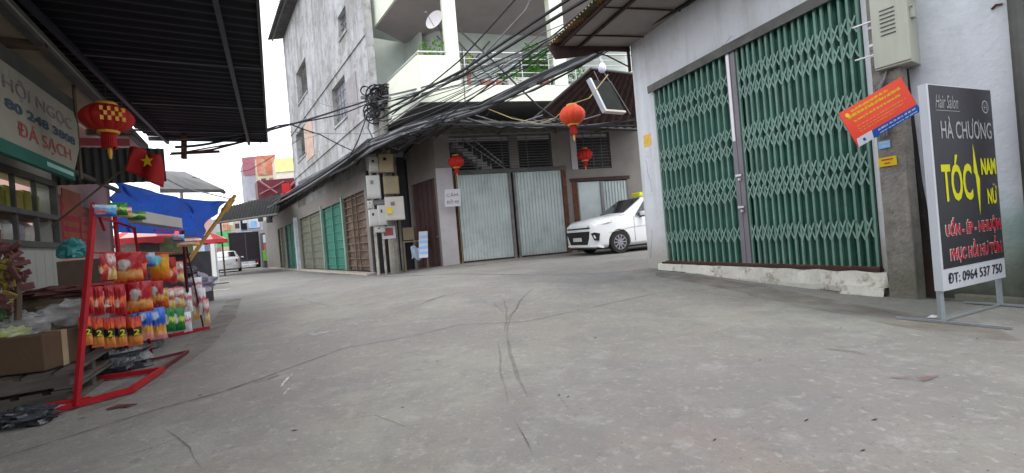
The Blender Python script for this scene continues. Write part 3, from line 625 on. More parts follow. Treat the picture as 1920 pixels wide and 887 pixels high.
# awnings over the row and over the shutters
def awn(name, label, pts_out, pts_in, mt, nr, cat='awning', parent=None, edge=True, under=None):
    """strip awning from outer edge to inner edge"""
    b = MB()
    n = len(pts_out)-1
    for i in range(n): b.corr(pts_out[i], pts_out[i+1], pts_in[i+1], pts_in[i], nr[i], .02)
    loc = (pts_in[0]+pts_in[-1])/2
    if parent is None: r = T(name, label, cat, (loc.x, loc.y, loc.z))
    else: r = parent
    b.build('roof_sheet', mt, r)
    b = MB()
    for i in range(n):
        a, e = pts_out[i], pts_out[i+1]; k = pts_in[i]-a; k = k.normalized()
        b.obox(a+Vector((0, 0, -.09)), e-a, k*.05, Vector((0, 0, .06)))
        m0, m1 = a.lerp(pts_in[i], .5), e.lerp(pts_in[i+1], .5); b.obox(m0+Vector((0, 0, -.09)), m1-m0, k*.05, Vector((0, 0, .06)))
    b.build('edge_beam', M['beam_grey'], r)
    b = MB()
    for i in range(n):
        m = max(1, int((pts_out[i+1]-pts_out[i]).length/1.4))
        for j in range(m+1):
            a = pts_out[i].lerp(pts_out[i+1], j/m); e = pts_in[i].lerp(pts_in[i+1], j/m); b.tube([a+Vector((0, 0, -.06)), e+Vector((0, 0, -.06))], .025, 4)
    b.build('rafter', M['dark_rust'], r, kind='stuff')
    return r
po = [P(502, 388, 31), P(560, 346, 21.5), P(640, 300, 15.5), P(700, 263, 12.9), P(800, 236, 12.4), P(860, 221, 12.2)]
pi = [AR.p(26, 4.05, .0), AR.p(14.5, 4.05, 0), AR.p(5, 4.05, 0), AR.p(1.2, 4.05, 0), BD.p(.2, 4.3, 0), BF.p(sL+.1, 4.4, 0)]
awn('shop_awning', 'long dark corrugated tin awning above the shop row shutters along the alley', po, pi, M['tin_dark'] if 0 else M['tin_grey'], [40, 26, 14, 8, 4])
po2 = [P(862, 222, 12.2), P(1040, 230, 13.2), P(1250, 240, 14.3)]; pi2 = [BF.p(sL+.1, 4.42, 0), BF.p(3.5, 4.42, 0), BF.p(6.5, 4.42, 0)]
awn('shop_awning', 'low corrugated tin awning directly above the grey metal shutters and lanterns', po2, pi2, M['tin_grey'], [12, 14])
# sloping dark canopy by the white house and a light-box sign
cp = T('side_canopy', 'steep dark tin canopy between the balcony and the white house', 'canopy', P(1130, 190, 12.5))
a, b2, c2, d2 = P(985, 236, 13.0), P(1108, 128, 11.6), P(1215, 142, 11.9), P(1215, 240, 13.8)
b = MB(); b.corr(a, a.lerp(d2, 1), c2, b2, 14, .03); b.build('roof_sheet', M['dark_rust'], cp)
b = MB(); b.tube([a, b2, c2], .035, 6); b.build('edge_beam', M['beam_grey'], cp)

random.seed(12); b = MB()
def stone(x, y, r): 
    p = Vector((x, y, zg(x, y))); a = random.uniform(0, 6); u = Vector((math.cos(a), math.sin(a), 0))*r; v = Vector((-u.y, u.x, 0))*random.uniform(.5, 1); t = Vector((0, 0, r*random.uniform(.4, .8)))
    b.add([p-u, p-v, p+u, p+v, p+t+u*.3, p+t-u*.4+v*.2], [(0, 1, 4, 5), (1, 2, 4), (2, 3, 5, 4), (3, 0, 5)])
for k in range(900):
    s_ = random.uniform(-.5, 6.5); q_ = WR.p(s_, 0, .06+abs(random.gauss(0, .22)))
    stone(q_.x, q_.y, random.uniform(.002, .007))
for k in range(700):
    q_ = G(random.uniform(0, 1920), 540+347*random.random()**1.6); stone(q_.x, q_.y, random.uniform(.0015, .005))
for k in range(300):
    q_ = G(random.uniform(120, 460), random.uniform(560, 780)); stone(q_.x, q_.y, random.uniform(.002, .006))
b.build('gravel', M['concrete_pole'], kind='stuff', label='fine grit scattered over the street')
# ================================================================ concrete pole, cabinet, boards by the gate
PO = .22
sA, sB = WR.px(1660, 500, PO)[0]+.012, WR.px(1716, 500, PO)[0]; pb = WR.p((sA+sB)/2, 0, PO-.07)
ux, uy = WR.d, -WR.n
po_ = T('concrete_pole', 'weathered square concrete power pole standing right beside the green gate', 'pole', pb)
b = MB(); n = 18; ring = []
for i in range(n+1):
    z = -.1+5.6*i/n; w_ = (sB-sA)/2-.006*i/n; d_ = .07-.01*i/n; c = pb+Vector((.0, 0, z))
    k = [mnoise.noise(Vector((z*3, q, 2)))*.005 for q in range(4)]
    ring += [c-ux*(w_+k[0])-uy*d_, c+ux*(w_+k[1])-uy*d_, c+ux*(w_+k[2])+uy*d_, c-ux*(w_+k[3])+uy*d_]
b.add(ring, [(i*4+q, i*4+(q+1) % 4, (i+1)*4+(q+1) % 4, (i+1)*4+q) for i in range(n) for q in range(4)] + [(n*4, n*4+1, n*4+2, n*4+3)])
b.build('shaft', M['concrete_pole'], po_, bevel=.012)
hw = (sB-sA)/2
for (x, y, wd, hg, mt, nm) in ((1658, 271, .052, .045, M['sticker_blue'], 'blue'), (1664, 303, .082, .055, M['yellow'], 'yellow')):
    s_a, z_a = WR.px(x, y, PO+.008); f = WR.p(s_a, z_a, PO+.008); f = WR.p(max(sA+wd*.8, min(sB-wd*.8, s_a)), z_a, PO+.008)
    b = MB(); b.cbox(f, ux*min(wd*.95, hw*.85), uy*.002, Vector((0, 0, hg*.8))); s_ = b.build('sticker', mt, po_, label=nm+' advertising sticker on the pole')
    b = MB()
    for k in range(2): b.cbox(f-uy*.003+Vector((0, 0, .02-.035*k)), ux*wd*(.6-.3*k), uy*.001, Vector((0, 0, .006)))
    b.build('sticker_print', M['white'] if nm == 'blue' else M['red_print'], s_)
b = MB()
for z in (2.35, 2.62, 2.45): b.cbox(pb+Vector((0, 0, z)), ux*(hw-.008), uy*.072, Vector((0, 0, .012)))
b.build('strap', M['pale_steel'], po_)
b = MB()  # made-up slab; its near-black colour holds the pole side's shade and mould
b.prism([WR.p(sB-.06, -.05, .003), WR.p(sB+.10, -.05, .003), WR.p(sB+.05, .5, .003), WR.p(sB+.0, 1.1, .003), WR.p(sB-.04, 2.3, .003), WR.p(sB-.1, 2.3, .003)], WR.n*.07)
b.build('pole_shade_slab', mat('shaded_mouldy_concrete', (.022, .019, .017), .95, var=.5, scale=5, bump=.4, stains=((6, .6, (.07, .06, .05), .56),), zst=((.1, .5, (.07, .035, .03), .6),)), po_, label='added dark slab painting in the shaded, mouldy side of the pole')
# cabinet
cc = Vector((3.72, 4.08, 2.17)); u1 = Vector((-.55, .83, 0)).normalized(); u2 = Vector((.83, .55, 0)).normalized()
cb = T('electrical_cabinet', 'pale grey-green metal cabinet with louvres, high on the pole', 'cabinet', cc+u1*.13+u2*.19)
b = MB(); b.obox(cc, u1*.27, u2*.35, Vector((0, 0, .95))); b.build('case', M['cabinet'], cb, bevel=.006)
b = MB(); b.obox(cc-u2*.014+u1*.0+Vector((0, 0, .02)), u1*.27, u2*.012, Vector((0, 0, .91))); dr = b.build('door', M['cabinet'], cb, bevel=.003)
b = MB()
for k in range(7): b.obox(cc-u2*.022+u1*.09+Vector((0, 0, .30+.038*k)), u1*.11, u2*.010, Vector((0, 0, .008)))
b.build('louvre', M['beam_grey'], dr)
b = MB(); b.obox(cc-u1*.03+u2*.05+Vector((0, 0, .40)), u1*.03, u2*.07, Vector((0, 0, .11))); b.tube([cc-u1*.02+u2*.02+Vector((0, 0, .5)), cc-u1*.02+u2*.14+Vector((0, 0, .50))], .008, 6); b.build('latch', M['cabinet'], cb, bevel=.008)
b = MB()
for z in (.16, .48): b.obox(cc+u1*.27+u2*.02+Vector((0, 0, z)), u1*.16, u2*.02, Vector((0, 0, .012)))
b.build('bracket', M['pale_steel'], cb)
b = MB()
for k in range(5): b.tube([cc+u1*.2+u2*(.05+.04*k)+Vector((0, 0, 0)), cc+u1*(.22+.02*k)+u2*.02+Vector((0, 0, -.10-.02*k)), pb-uy*.12+ux*(-.05+.02*k)+Vector((0, 0, 1.95)), pb-uy*.11+ux*(-.08+.02*k)+Vector((0, 0, 1.55))], .009, 6)
b.build('wire', M['cable_grey'], cb)
# red board
D = 4.02
q = [P(1610, 276, D), P(1727, 208, D-.02), P(1700, 137, D-.02), P(1588, 206, D)]
uxr = (q[1]-q[0]).normalized(); uzr = (q[3]-q[0]); uzr = (uzr-uxr*uzr.dot(uxr)).normalized(); nr_ = uxr.cross(uzr)
Wb, Hb = (q[1]-q[0]).length, (q[3]-q[0]).length
rb = T('notice_board', 'tilted orange-red notice board with a blue bottom strip tied to the pole', 'notice', q[0])
b = MB(); b.obox(q[0]-nr_*.008, uxr*Wb, uzr*Hb, nr_*.008); b.build('board', M['board_red'], rb)
b = MB(); b.obox(q[0]+uxr*.09+nr_*.0005, uxr*(Wb-.09), uzr*Hb*.2, nr_*.0015); b.build('blue_strip', M['board_blue'], rb)
b = MB(); b.prism([q[0]+nr_*.0005, q[0]+nr_*.0005+uxr*.15, q[0]+nr_*.0005+uxr*.17+uzr*Hb*.21, q[0]+nr_*.0005+uxr*.02+uzr*Hb*.21], nr_*.003); b.build('white_patch', M['sign_white'], rb)
b = MB(); b.obox(q[0]+uxr*.065+uzr*Hb*.07+nr_*.004, uxr*.022, uzr*.025, nr_*.001); b.build('patch_mark', M['board_blue'], rb)
b = MB(); random.seed(3)
def words(b, x, y, h, xe, dens=1):
    while x < xe:
        wl = random.uniform(.016, .04); k = 0
        while k < wl and x+k < xe:
            b.obox(q[0]+uxr*(x+k)+uzr*y+nr_*.001, uxr*.006, uzr*h*random.uniform(.6, 1), nr_*.001); k += .009
        x += wl+.012
words(b, .10, Hb*.86, .022, Wb-.16); words(b, .05, Hb*.74, .028, Wb-.06); words(b, .08, Hb*.60, .02, Wb-.08)
b.build('lettering', M['yellow'], rb)
b = MB(); words(b, .08, Hb*.46, .012, Wb-.06); words(b, .08, Hb*.38, .012, Wb-.1); words(b, .08, Hb*.31, .012, Wb-.2); b.build('small_lettering', mat('board_fine_print', (.75, .25, .08), .5, bump=0), rb)
b = MB(); words(b, .22, Hb*.11, .016, Wb-.02); words(b, .22, Hb*.03, .010, Wb-.02); b.build('strip_lettering', M['white'], rb)
b = MB(); b.lathe(q[0]+uxr*.055+uzr*Hb*.84+nr_*.001, [(.02, 0), (.018, .002)], 14, nr_); b.build('emblem', M['yellow'], rb)
# ================================================================ hair salon sign
A0 = Vector((3.095, 3.30, 0)); A1 = Vector((3.95, 3.665, 0)); sux = (A1-A0).normalized(); sw = (A1-A0).length; sn = sux.cross(Vector((0, 0, 1))); UZ = Vector((0, 0, 1))
sg = T('pavement_sign', 'black upright hair salon sign on a thin grey stand by the damp wall', 'sign', A0+Vector((.3, .1, 0)))
zb, zt_ = .235, 1.755
def S(x, z, off=0): return A0+sux*x*sw+Vector((0, 0, zb+(zt_-zb)*z))+sn*off
b = MB(); b.obox(S(0, 0, -.05), sux*sw, UZ*(zt_-zb), sn*.05); b.build('frame', M['sign_white'], sg)
b = MB(); b.obox(S(.028, .105, .001), sux*sw*.968, UZ*(zt_-zb)*.890, sn*.002); b.build('face', M['panel_black'], sg)
sh_ = (zt_-zb)
def tx(body, x0, x1, z0, z1_, mt, **k): text(body, S(x0, z0, .004), sux, UZ, (x1-x0)*sw, (z1_-z0)*sh_, mt, sg, **k)
tx('Hair Salon', .10, .44, .885, .95, M['grey_print'], shear=.35); b = MB(); b.obox(S(.10, .872, .004), sux*sw*.36, UZ*.004, sn*.001); b.build('underline', M['grey_print'], sg)
tx('HÀ CHƯƠNG', .15, .95, .735, .845, M['grey_print'], depth=.0015, bold=.012)
def outline(body, x0, x1, z0, z1_, mt, om, off=.03):
    text(body, S(x0-.008, z0-.003, .0035), sux, UZ, (x1-x0+.016)*sw, (z1_-z0+.006)*sh_, om, sg, name='letter_outline', depth=.001, bold=.045)
    text(body, S(x0, z0, .0055), sux, UZ, (x1-x0)*sw, (z1_-z0)*sh_, mt, sg, bold=.02)
tx('TÓC', .10, .56, .425, .655, M['lime'], bold=.027)
tx('NAM', .72, .97, .55, .635, M['lime'], bold=.045)
tx('NỮ', .79, .95, .395, .50, M['lime'], bold=.04)
b = MB(); b.prism([S(.62, .71, .004), S(.60, .565, .004), S(.625, .55, .004), S(.65, .345, .004), S(.69, .53, .004), S(.665, .555, .004)], sn*.001); b.build('lightning_mark', M['lime'], sg)
outline('UỐN - ÉP - NHUỘM', .10, .97, .245, .345, M['red_print'], M['white'])
outline('PHỤC HỒI HƯ TỔN', .14, .95, .125, .225, M['red_print'], M['white'])
text('ĐT: 0964 537 750', S(.08, .03, .002), sux, UZ, .86*sw, .052*sh_, M['black_print'], sg, bold=.01)
b = MB(); c = S(.88, .905, .004)
def ringm(b, c, r0, r1, n=28):
    vs = []
    for k in range(n):
        a = 2*math.pi*k/n; dv = sux*math.cos(a)+UZ*math.sin(a)*1.0; vs += [c+dv*r0, c+dv*r1]
    b.add(vs, [(2*k, 2*k+1, (2*k+3) % (2*n), (2*k+2) % (2*n)) for k in range(n)])
ringm(b, c, .042, .052); b.obox(c-sux*.02-UZ*.025, sux*.006, UZ*.05, sn*.001); b.obox(c+sux*.014-UZ*.025, sux*.006, UZ*.05, sn*.001); b.obox(c-sux*.028-UZ*.008, sux*.056, UZ*.006, sn*.001); b.build('emblem', M['grey_print'], sg)
b = MB(); p0 = A0+sux*.03-sn*.035; b.tube([p0+Vector((0, 0, zb+.02)), p0+Vector((0, 0, .02))], .021, 4); b.build('leg', M['steel_leg'], sg)
b = MB(); p1 = A0+sux*(sw-.03)-sn*.035; b.tube([p1+Vector((0, 0, zb+.02)), p1+Vector((0, 0, .02))], .018, 4); b.build('leg', M['steel_leg'], sg)
f0, f1 = G(1680, 598, .012), G(1898, 619, .012); mid = p0.copy(); mid.z = .016
b = MB(); b.tube([f0, f0.lerp(f1, .5), f1], .012, 4); b.build('foot_bar', M['steel_leg'], sg)
b = MB(); dv = (f1-f0)*.35; p1.z = .015; b.tube([p1-dv, p1+dv], .010, 4); b.build('foot_bar', M['steel_leg'], sg)
b = MB(); b.tube([p0+Vector((0, 0, .016-p0.z)), p1], .008, 4); b.build('foot_bar', M['steel_leg'], sg)
# ================================================================ meter boxes on old concrete posts
bx = lambda x, D: (ray(x, 440)*D).xy
mp_ = T('meter_post', 'cluster stand of pale concrete posts carrying the electricity meters at the corner', 'post', G(734, 508))
posts = [(710, 15.0, .065, 4.2), (724, 14.9, .05, 4.0), (757, 15.0, .05, 3.9)]
for x, D, r, hh in posts:
    p = Vector((*bx(x+2, D), 0)); p = Vector((ray(x, 508).x*D, D, 0)); b = MB(); b.tube([p+Vector((0, 0, -.1)), p+Vector((0, 0, hh))], r, 4)
    b.build('shaft', mat('pale_post', (.40, .38, .34), .9, var=.25, scale=5, stains=((4, .6, (.16, .15, .13), .5),)) if x != 757 else M['concrete_pole'], mp_)
def mbox(x0, y0, x1, y1, D, mt, label, dep=.22, side=.35, holes=1):
    p = P(x0, y1, D); q_ = P(x1, y1, D); hgt = (P((x0+x1)/2, y0, D)-P((x0+x1)/2, y1, D)).z
    ang = random.uniform(.2, .45); u = Vector((math.cos(ang), math.sin(ang), 0)); v = Vector((-math.sin(ang), math.cos(ang), 0)); wd = (q_-p).length
    z0_ = (p.z+q_.z)/2; o = Vector((p.x, p.y, z0_))
    r = T('meter_box', label, 'meter box', o+u*wd*.5+v*dep*.5, 'electricity meter boxes on the corner posts')
    b = MB(); b.obox(o, u*wd, v*dep, Vector((0, 0, hgt))); b.build('case', mt, r, bevel=.012)
    b = MB(); b.obox(o-v*.012+u*wd*.05+Vector((0, 0, hgt*.05)), u*wd*.9, v*.012, Vector((0, 0, hgt*.9))); dd = b.build('cover', mt, r, bevel=.006)
    b = MB(); 
    for k in range(holes): b.obox(o-v*.02+u*wd*(.3+.35*k/(max(1, holes-.5)))+Vector((0, 0, hgt*.62)), u*wd*.22, v*.008, Vector((0, 0, hgt*.16)))
    b.build('meter_window', M['glass'], dd)
    return r
Dm = 14.35
mbox(693, 293, 711, 322, Dm, M['box_white'], 'small pale meter box at the top left under the awning edge')
mbox(712, 287, 738, 322, Dm-.15, M['box_tan'], 'tan meter box at the top right of the meter cluster')
mbox(689, 328, 714, 372, Dm-.1, M['box_white'], 'tall white meter box, largest of the cluster, left of a tan box', holes=1)
mbox(721, 329, 749, 363, Dm-.05, M['box_tan'], 'stained tan meter box directly above the big beige box')
mbox(690, 376, 699, 391, Dm-.1, M['box_white'], 'tiny white meter box just under the tall white one', .12)
mbox(694, 392, 711, 424, Dm-.2, M['box_white'], 'white meter with a round dial at the lower left of the cluster', .16)
mbox(711, 384, 726, 422, Dm-.25, M['box_white'], 'narrow white meter box touching the big beige box', .16)
r = mbox(724, 368, 759, 412, Dm-.3, M['box_beige'], 'big beige meter box with a yellow sticker, lower right of the cluster', .3)
mbox(703, 424, 722, 436, Dm-.1, M['box_white'], 'low flat white meter box at the bottom of the cluster', .14)
mbox(700, 374, 722, 384, Dm+.1, M['grey_steel'], 'dark grey junction box squeezed in the middle of the cluster', .2)
p = P(727, 395, Dm-.36); b = MB(); b.cbox(p+Vector((.06, -.03, 0)), Vector((.07, .02, 0)), Vector((0, .006, 0)), Vector((0, 0, .09))); b.build('sticker', M['yellow'], r)
p = P(729, 436, 14.55); nb_ = MB(); nb_.cbox(p, Vector((.2, .04, 0)), Vector((0, .01, 0)), Vector((0, 0, .2))); pn = nb_.build('paper_notice', M['sign_white'], **kw('white paper notice with a red square on the meter post', 'notice'))
b = MB(); b.cbox(p+Vector((0, -.018, .02)), Vector((.14, .028, 0)), Vector((0, .004, 0)), Vector((0, 0, .12))); b.build('red_square', M['red_faded'], pn)
# things left by the maroon door
def leaned(name, label, cat, x0, y0, x1, y1, D, th, mt, tilt, extra=None):
    p = P(x0, y1, D); q_ = P(x1, y1, D); h_ = (P(x0, y0, D)-p).z; u = (q_-p); u.z = 0; up = Vector((0, tilt, h_)); zgd = zg(p.x, p.y)
    o = Vector((p.x, p.y, max(p.z, zgd))); b = MB(); b.obox(o, u, up, Vector((0, -th, 0))); ob = b.build(name, mt, **kw(label, cat)); return ob, o, u, up
ob, o, u, up = leaned('leaning_board', 'white board with blue print leaning beside the maroon door', 'board', 786, 434, 803, 484, 14.5, .03, M['sign_white'], .3)
o = o+Vector((0, 0, 0)); 
b = MB()
for k in range(4): b.obox(o+u*.1+up*(.15+.2*k)+Vector((0, -.04, 0)), u*.8, up*.09, Vector((0, -.006, 0)))
b.build('board_print', M['sticker_blue'], ob)
b = MB(); p = G(766, 505); b.lathe(p, [(.17, 0), (.22, .5), (.24, .52), (.24, .58), (.0, .6)], 14); b.build('green_bin', M['green_bin'], **kw('dark green plastic bin on the ground behind the meter posts', 'bin'))
b = MB(); p = G(784, 503)+Vector((0, .1, 0)); b.obox(p+Vector((-.18, 0, 0)), (.36, .06, 0), (0, .3, 0), (0, 0, .3)); b.build('yellow_crate', M['yellow_crate'], bevel=.02, **kw('yellow crate on the ground in front of the leaning board', 'crate'))
b = MB(); p = P(766, 450, 15.3); b.obox(p+Vector((-.17, 0, 0)), (.36, .05, 0), (0, .3, 0), (0, 0, .42)); b.obox(p+Vector((-.25, -.02, -.08)), (.9, .08, 0), (0, .4, 0), (0, 0, .05)); b.obox(p+Vector((-.2, .02, -1.2)), (.05, 0, 0), (0, .05, 0), (0, 0, 1.13)); b.obox(p+Vector((.55, .05, -1.2)), (.05, 0, 0), (0, .05, 0), (0, 0, 1.13)); b.build('yellow_cupboard', M['box_tan'], **kw('dull yellow box on a small stand beside the maroon door', 'box'))
b = MB(); p = P(781, 474, 14.6)
b.grid(lambda a, e: p+Vector(((a-.5)*.34, .05*math.sin(9*a+5*e), (e-.5)*.4+.05*math.sin(7*a))), 8, 8); b.build('crumpled_sheet', M['sky_sheet'], **kw('crumpled pale blue sheet beside the leaning board', 'sheet'))
# small sign with red letters
p = P(849, 371, 14.2); u = Vector((.97, .25, 0)); r = T('parking_sign', 'small white board with two rows of red lettering on the corner pillar', 'sign', p)
b = MB(); b.cbox(p, u*.25, Vector((0, .012, 0)), Vector((0.02, 0, .27))); b.build('board', M['sign_white'], r)
text('CẤM', p-u*.19+Vector((0, -.02, .04)), u, (0, 0, 1), .36, .14, M['red_faded'], r); text('ĐỖ XE', p-u*.19+Vector((0, -.02, -.18)), u, (0, 0, 1), .38, .14, M['red_faded'], r)
# ================================================================ lanterns
def lantern(label, c, dia, squash, silk, cordto=None, group='red paper lanterns', star=False):
    r = T('lantern', label, 'lantern', c, group); R = dia/2; Hh_ = R*squash
    b = MB(); n = 72; rings = 14; prof = [(R*(.35+.65*math.sin(math.pi*i/rings)**.62), -Hh_+2*Hh_*i/rings) for i in range(rings+1)]
    vs = []; fs = []
    for (rr, z) in prof:
        for k in range(n):
            a = 2*math.pi*k/n; q_ = rr*(.90+.10*abs(math.sin(a*6))**.6); vs.append(c+Vector((q_*math.cos(a), q_*math.sin(a), z)))
    for i in range(rings):
        for k in range(n): fs.append((i*n+k, i*n+(k+1) % n, (i+1)*n+(k+1) % n, (i+1)*n+k))
    b.add(vs, fs); b.build('shade', silk, r, smooth_=True)
    for z, nm in ((Hh_, 'cap'), (-Hh_, 'cap')):
        b = MB(); b.lathe(c+Vector((0, 0, z-.02*(1 if z > 0 else 1))), [(R*.40, 0), (R*.42, .015), (R*.42, .035), (R*.38, .045)], 18); b.build(nm, M['gold'], r)
    b = MB(); 
    for k in range(22):
        a = 2*math.pi*k/22; d_ = Vector((math.cos(a), math.sin(a), 0)); b.tube([c+d_*R*.22+Vector((0, 0, -Hh_)), c+d_*R*(.24)+Vector((0, 0, -Hh_-R*.7-.01*(k % 3)))], R*.05, 4)
    b.build('tassel', M['flag_red'], r)
    b = MB(); b.lathe(c+Vector((0, 0, -Hh_-R*1.25)), [(.012, 0), (.02, R*.25), (.02, R*.5), (.01, R*.6)], 8); b.build('bead', M['gold'], r)
    if cordto is not None: b = MB(); b.tube([c+Vector((0, 0, Hh_)), cordto], .005, 5); b.build('cord', M['cable'], r)
    if star:
        nn = -c.copy(); nn.z = 0; nn.normalize(); nn = (nn+Vector((.35, 0, 0))).normalized(); sx_ = nn.cross(Vector((0, 0, 1)))*-1
        b = MB()
        for k in range(7):
            for m in range(3):
                if (k+m) % 2: continue
                a = (k-3)*.13; dirv = (nn*math.cos(a)+sx_*math.sin(a)); b.cbox(c+dirv*R*.985+Vector((0, 0, (m-1)*.05)), sx_*.014, dirv*.008, Vector((0, 0, .022)))
        b.build('gold_character', M['gold'], r)
    return r
lantern('large orange-red lantern hanging from a cord beside the light-box sign', P(1073, 216, 9.6), .55, .74, M['orange_silk'], P(1070, 196, 9.6)+Vector((0, 0, .1)))
lantern('small red lantern with gold rim on the corner pillar above the small sign', P(855, 303, 13.9), .50, .72, M['red_silk'], P(853, 255, 13.9))
lantern('small dark red lantern under the awning between the two shuttered fronts', P(1096, 290, 14.9), .52, .74, M['red_silk'], P(1094, 255, 14.9))
lantern('wide red lantern with a gold character hanging by the cream shop sign', P(201, 222, 4.9), .47, .62, M['red_silk'], P(197, 150, 4.9), star=True)
# light box sign and bulb
o = P(1137, 205, 11.0); u = Vector((.83, .45, 0)).normalized(); up = Vector((-.36, 0, .93)).normalized()
lb = T('lightbox_sign', 'grey box sign with a white edge hanging tilted under the dark canopy', 'sign', o)
nn = u.cross(up); b = MB(); b.obox(o, u*.58, up*.80, nn*-.12); b.build('box', mat('lightbox_face', (.03, .034, .032), .95, var=.2, spec=.1), lb)
b = MB(); b.obox(o-u*.06+nn*.01, u*.06, up*.84, nn*-.14); b.build('edge', M['sign_white'], lb)
b = MB(); b.obox(o-u*.06+nn*.012-up*.05, u*.66, up*.05, nn*-.14); b.build('bottom_edge', M['box_beige'], lb)
b = MB(); b.tube([o+u*.56+up*.79, o+u*.5+up*1.15], .01, 5); b.tube([o+u*.2+up*.79, o+u*.2+up*1.05], .01, 5); b.tube([o+u*.56+up*.8+nn*.02, o+u*.7-up*.1+nn*.02], .012, 5); b.build('hanger', M['cable_grey'], lb)
p = P(1129, 128, 10.2); b = MB(); b.lathe(p+Vector((0, 0, -.10)), [(.0, 0), (.05, .01), (.085, .05), (.09, .12), (.06, .19), (.035, .21)], 16); bb = b.build('light_bulb', M['bulb'], smooth_=True, **kw('white frosted bulb hanging above the light-box sign', 'bulb'))
b = MB(); b.lathe(p+Vector((0, 0, .11)), [(.035, 0), (.035, .07), (.01, .09)], 10); b.tube([p+Vector((0, 0, .2)), p+Vector((0, 0, .62))], .006, 5); b.build('socket', M['box_white'], bb)
# satellite dish
c = P(817, 40, 13.4); d_ = Vector((-.45, -.85, .28)).normalized()
sd_ = T('satellite_dish', 'white satellite dish mounted beside the balcony pillar', 'dish', c+Vector((.1, .2, -.8)))
b = MB(); b.lathe(c, [(.0, 0), (.1, .008), (.2, .035), (.29, .08), (.3, .085), (.29, .09), (.2, .045), (.1, .018), (.0, .01)], 28, d_); b.build('reflector', M['dish'], sd_, smooth_=True)
b = MB(); b.tube([c, c+Vector((.1, .2, -.2)), c+Vector((.1, .2, -.85))], .025, 6); b.build('mast', M['grey_steel'], sd_)
b = MB(); b.tube([c-Vector((0, 0, .28)), c+d_*.42-Vector((0, 0, .05))], .010, 5); b.lathe(c+d_*.42-Vector((0, 0, .05)), [(.0, 0), (.03, .01), (.03, .07), (0, .08)], 8, d_); b.build('feed_arm', M['grey_steel'], sd_)
# balcony plants and planters
def plant(name, label, c, R, Hh_, n, lm, potr=.14, poth=.2, pm='pot', ls=.07, flat=.6, grp='potted plants along the balcony railing'):
    r = T(name, label, 'plant', c, grp); b = MB(); b.lathe(c, [(potr*.7, 0), (potr, poth), (potr*1.06, poth), (potr*1.06, poth+.03), (potr*.9, poth+.02)], 12); b.build('pot', M[pm], r)
    b = MB()
    for k in range(n):
        a = random.uniform(0, 6.28); rr = R*math.sqrt(random.random()); z = poth+Hh_*random.random()**.8; q_ = c+Vector((rr*math.cos(a), rr*math.sin(a), z)); 
        d1 = Vector((math.cos(a)+random.uniform(-.5, .5), math.sin(a)+random.uniform(-.5, .5), random.uniform(-.5, .8))).normalized(); d2 = d1.cross(Vector((random.random(), random.random(), 1))).normalized(); l = ls*random.uniform(.6, 1.4)
        b.add([q_, q_+d1*l*.5+d2*l*.3, q_+d1*l, q_+d1*l*.5-d2*l*.3], [(0, 1, 2, 3)])
    b.build('foliage', M[lm], r)
    b = MB()
    for k in range(5):
        a = k*1.26; b.tube([c+Vector((0, 0, poth)), c+Vector((R*.4*math.cos(a), R*.4*math.sin(a), poth+Hh_*.7))], .01, 4)
    b.build('stem', M['wood_grey'], r)
    return r
def bal(x, off=-.32): s = FRT.px(x, 130)[0]; return FRT.p(s, z1+.46, off)
plant('potted_shrub', 'tall bright green shrub in a pot behind the balcony railing', bal(1010), .36, 1.0, 520, 'leaf', .2, .28, ls=.11)
plant('potted_plant', 'low green plant in a planter behind the balcony railing', bal(960), .3, .38, 220, 'leaf', .18, .15, 'pot_white', .09)
plant('potted_plant', 'small dark leaved plant beside the balcony corner pillar', bal(880, -.3), .14, .5, 90, 'leaf_yellow', .1, .5, ls=.08)
plant('flowering_plant', 'pot with a purple blossom at the balcony railing', bal(1017, -.12)+Vector((.1, 0, 0)), .10, .25, 60, 'flower', .12, .16, 'pot', .05)
plant('potted_plant', 'grey-green bushy plant near the tin awning on the balcony', bal(1085), .3, .5, 260, 'leaf', .15, .2, 'pot_white', .07)
s0_ = SIDE.px(785, 75)[0]
plant('potted_plant', 'yellow-green plant behind the solid balcony corner', SIDE.p(.5, z1+.5, -.5), .28, .9, 160, 'leaf_yellow', .18, .35, ls=.09)
plant('potted_plant', 'green plant showing above the solid parapet near the dish', FRT.p(.5, z1+.5, -.4), .35, .98, 240, 'leaf', .18, .35, ls=.09)
b = MB(); s = FRT.px(955, 150)[0]; b.pbox(FRT, s, s+.75, z1+.5, z1+.78, -.4, -.14); b.build('planter_box', M['pot_white'], bevel=.02, **kw('long white planter box on the balcony floor edge', 'planter'))
b = MB(); s = FRT.px(905, 150)[0]; b.pbox(FRT, s, s+.6, z1+.5, z1+.72, -.4, -.14); b.build('planter_box', M['pot'], bevel=.02, **kw('dull red planter box left of the white planter on the balcony', 'planter'))
b = MB(); b.lathe(bal(1052, -.25), [(.16, 0), (.27, .14), (.29, .16), (.26, .16), (.15, .03)], 16); b.build('basin', M['pot_blue'], **kw('dark blue basin on the balcony edge below the awning tip', 'basin'))
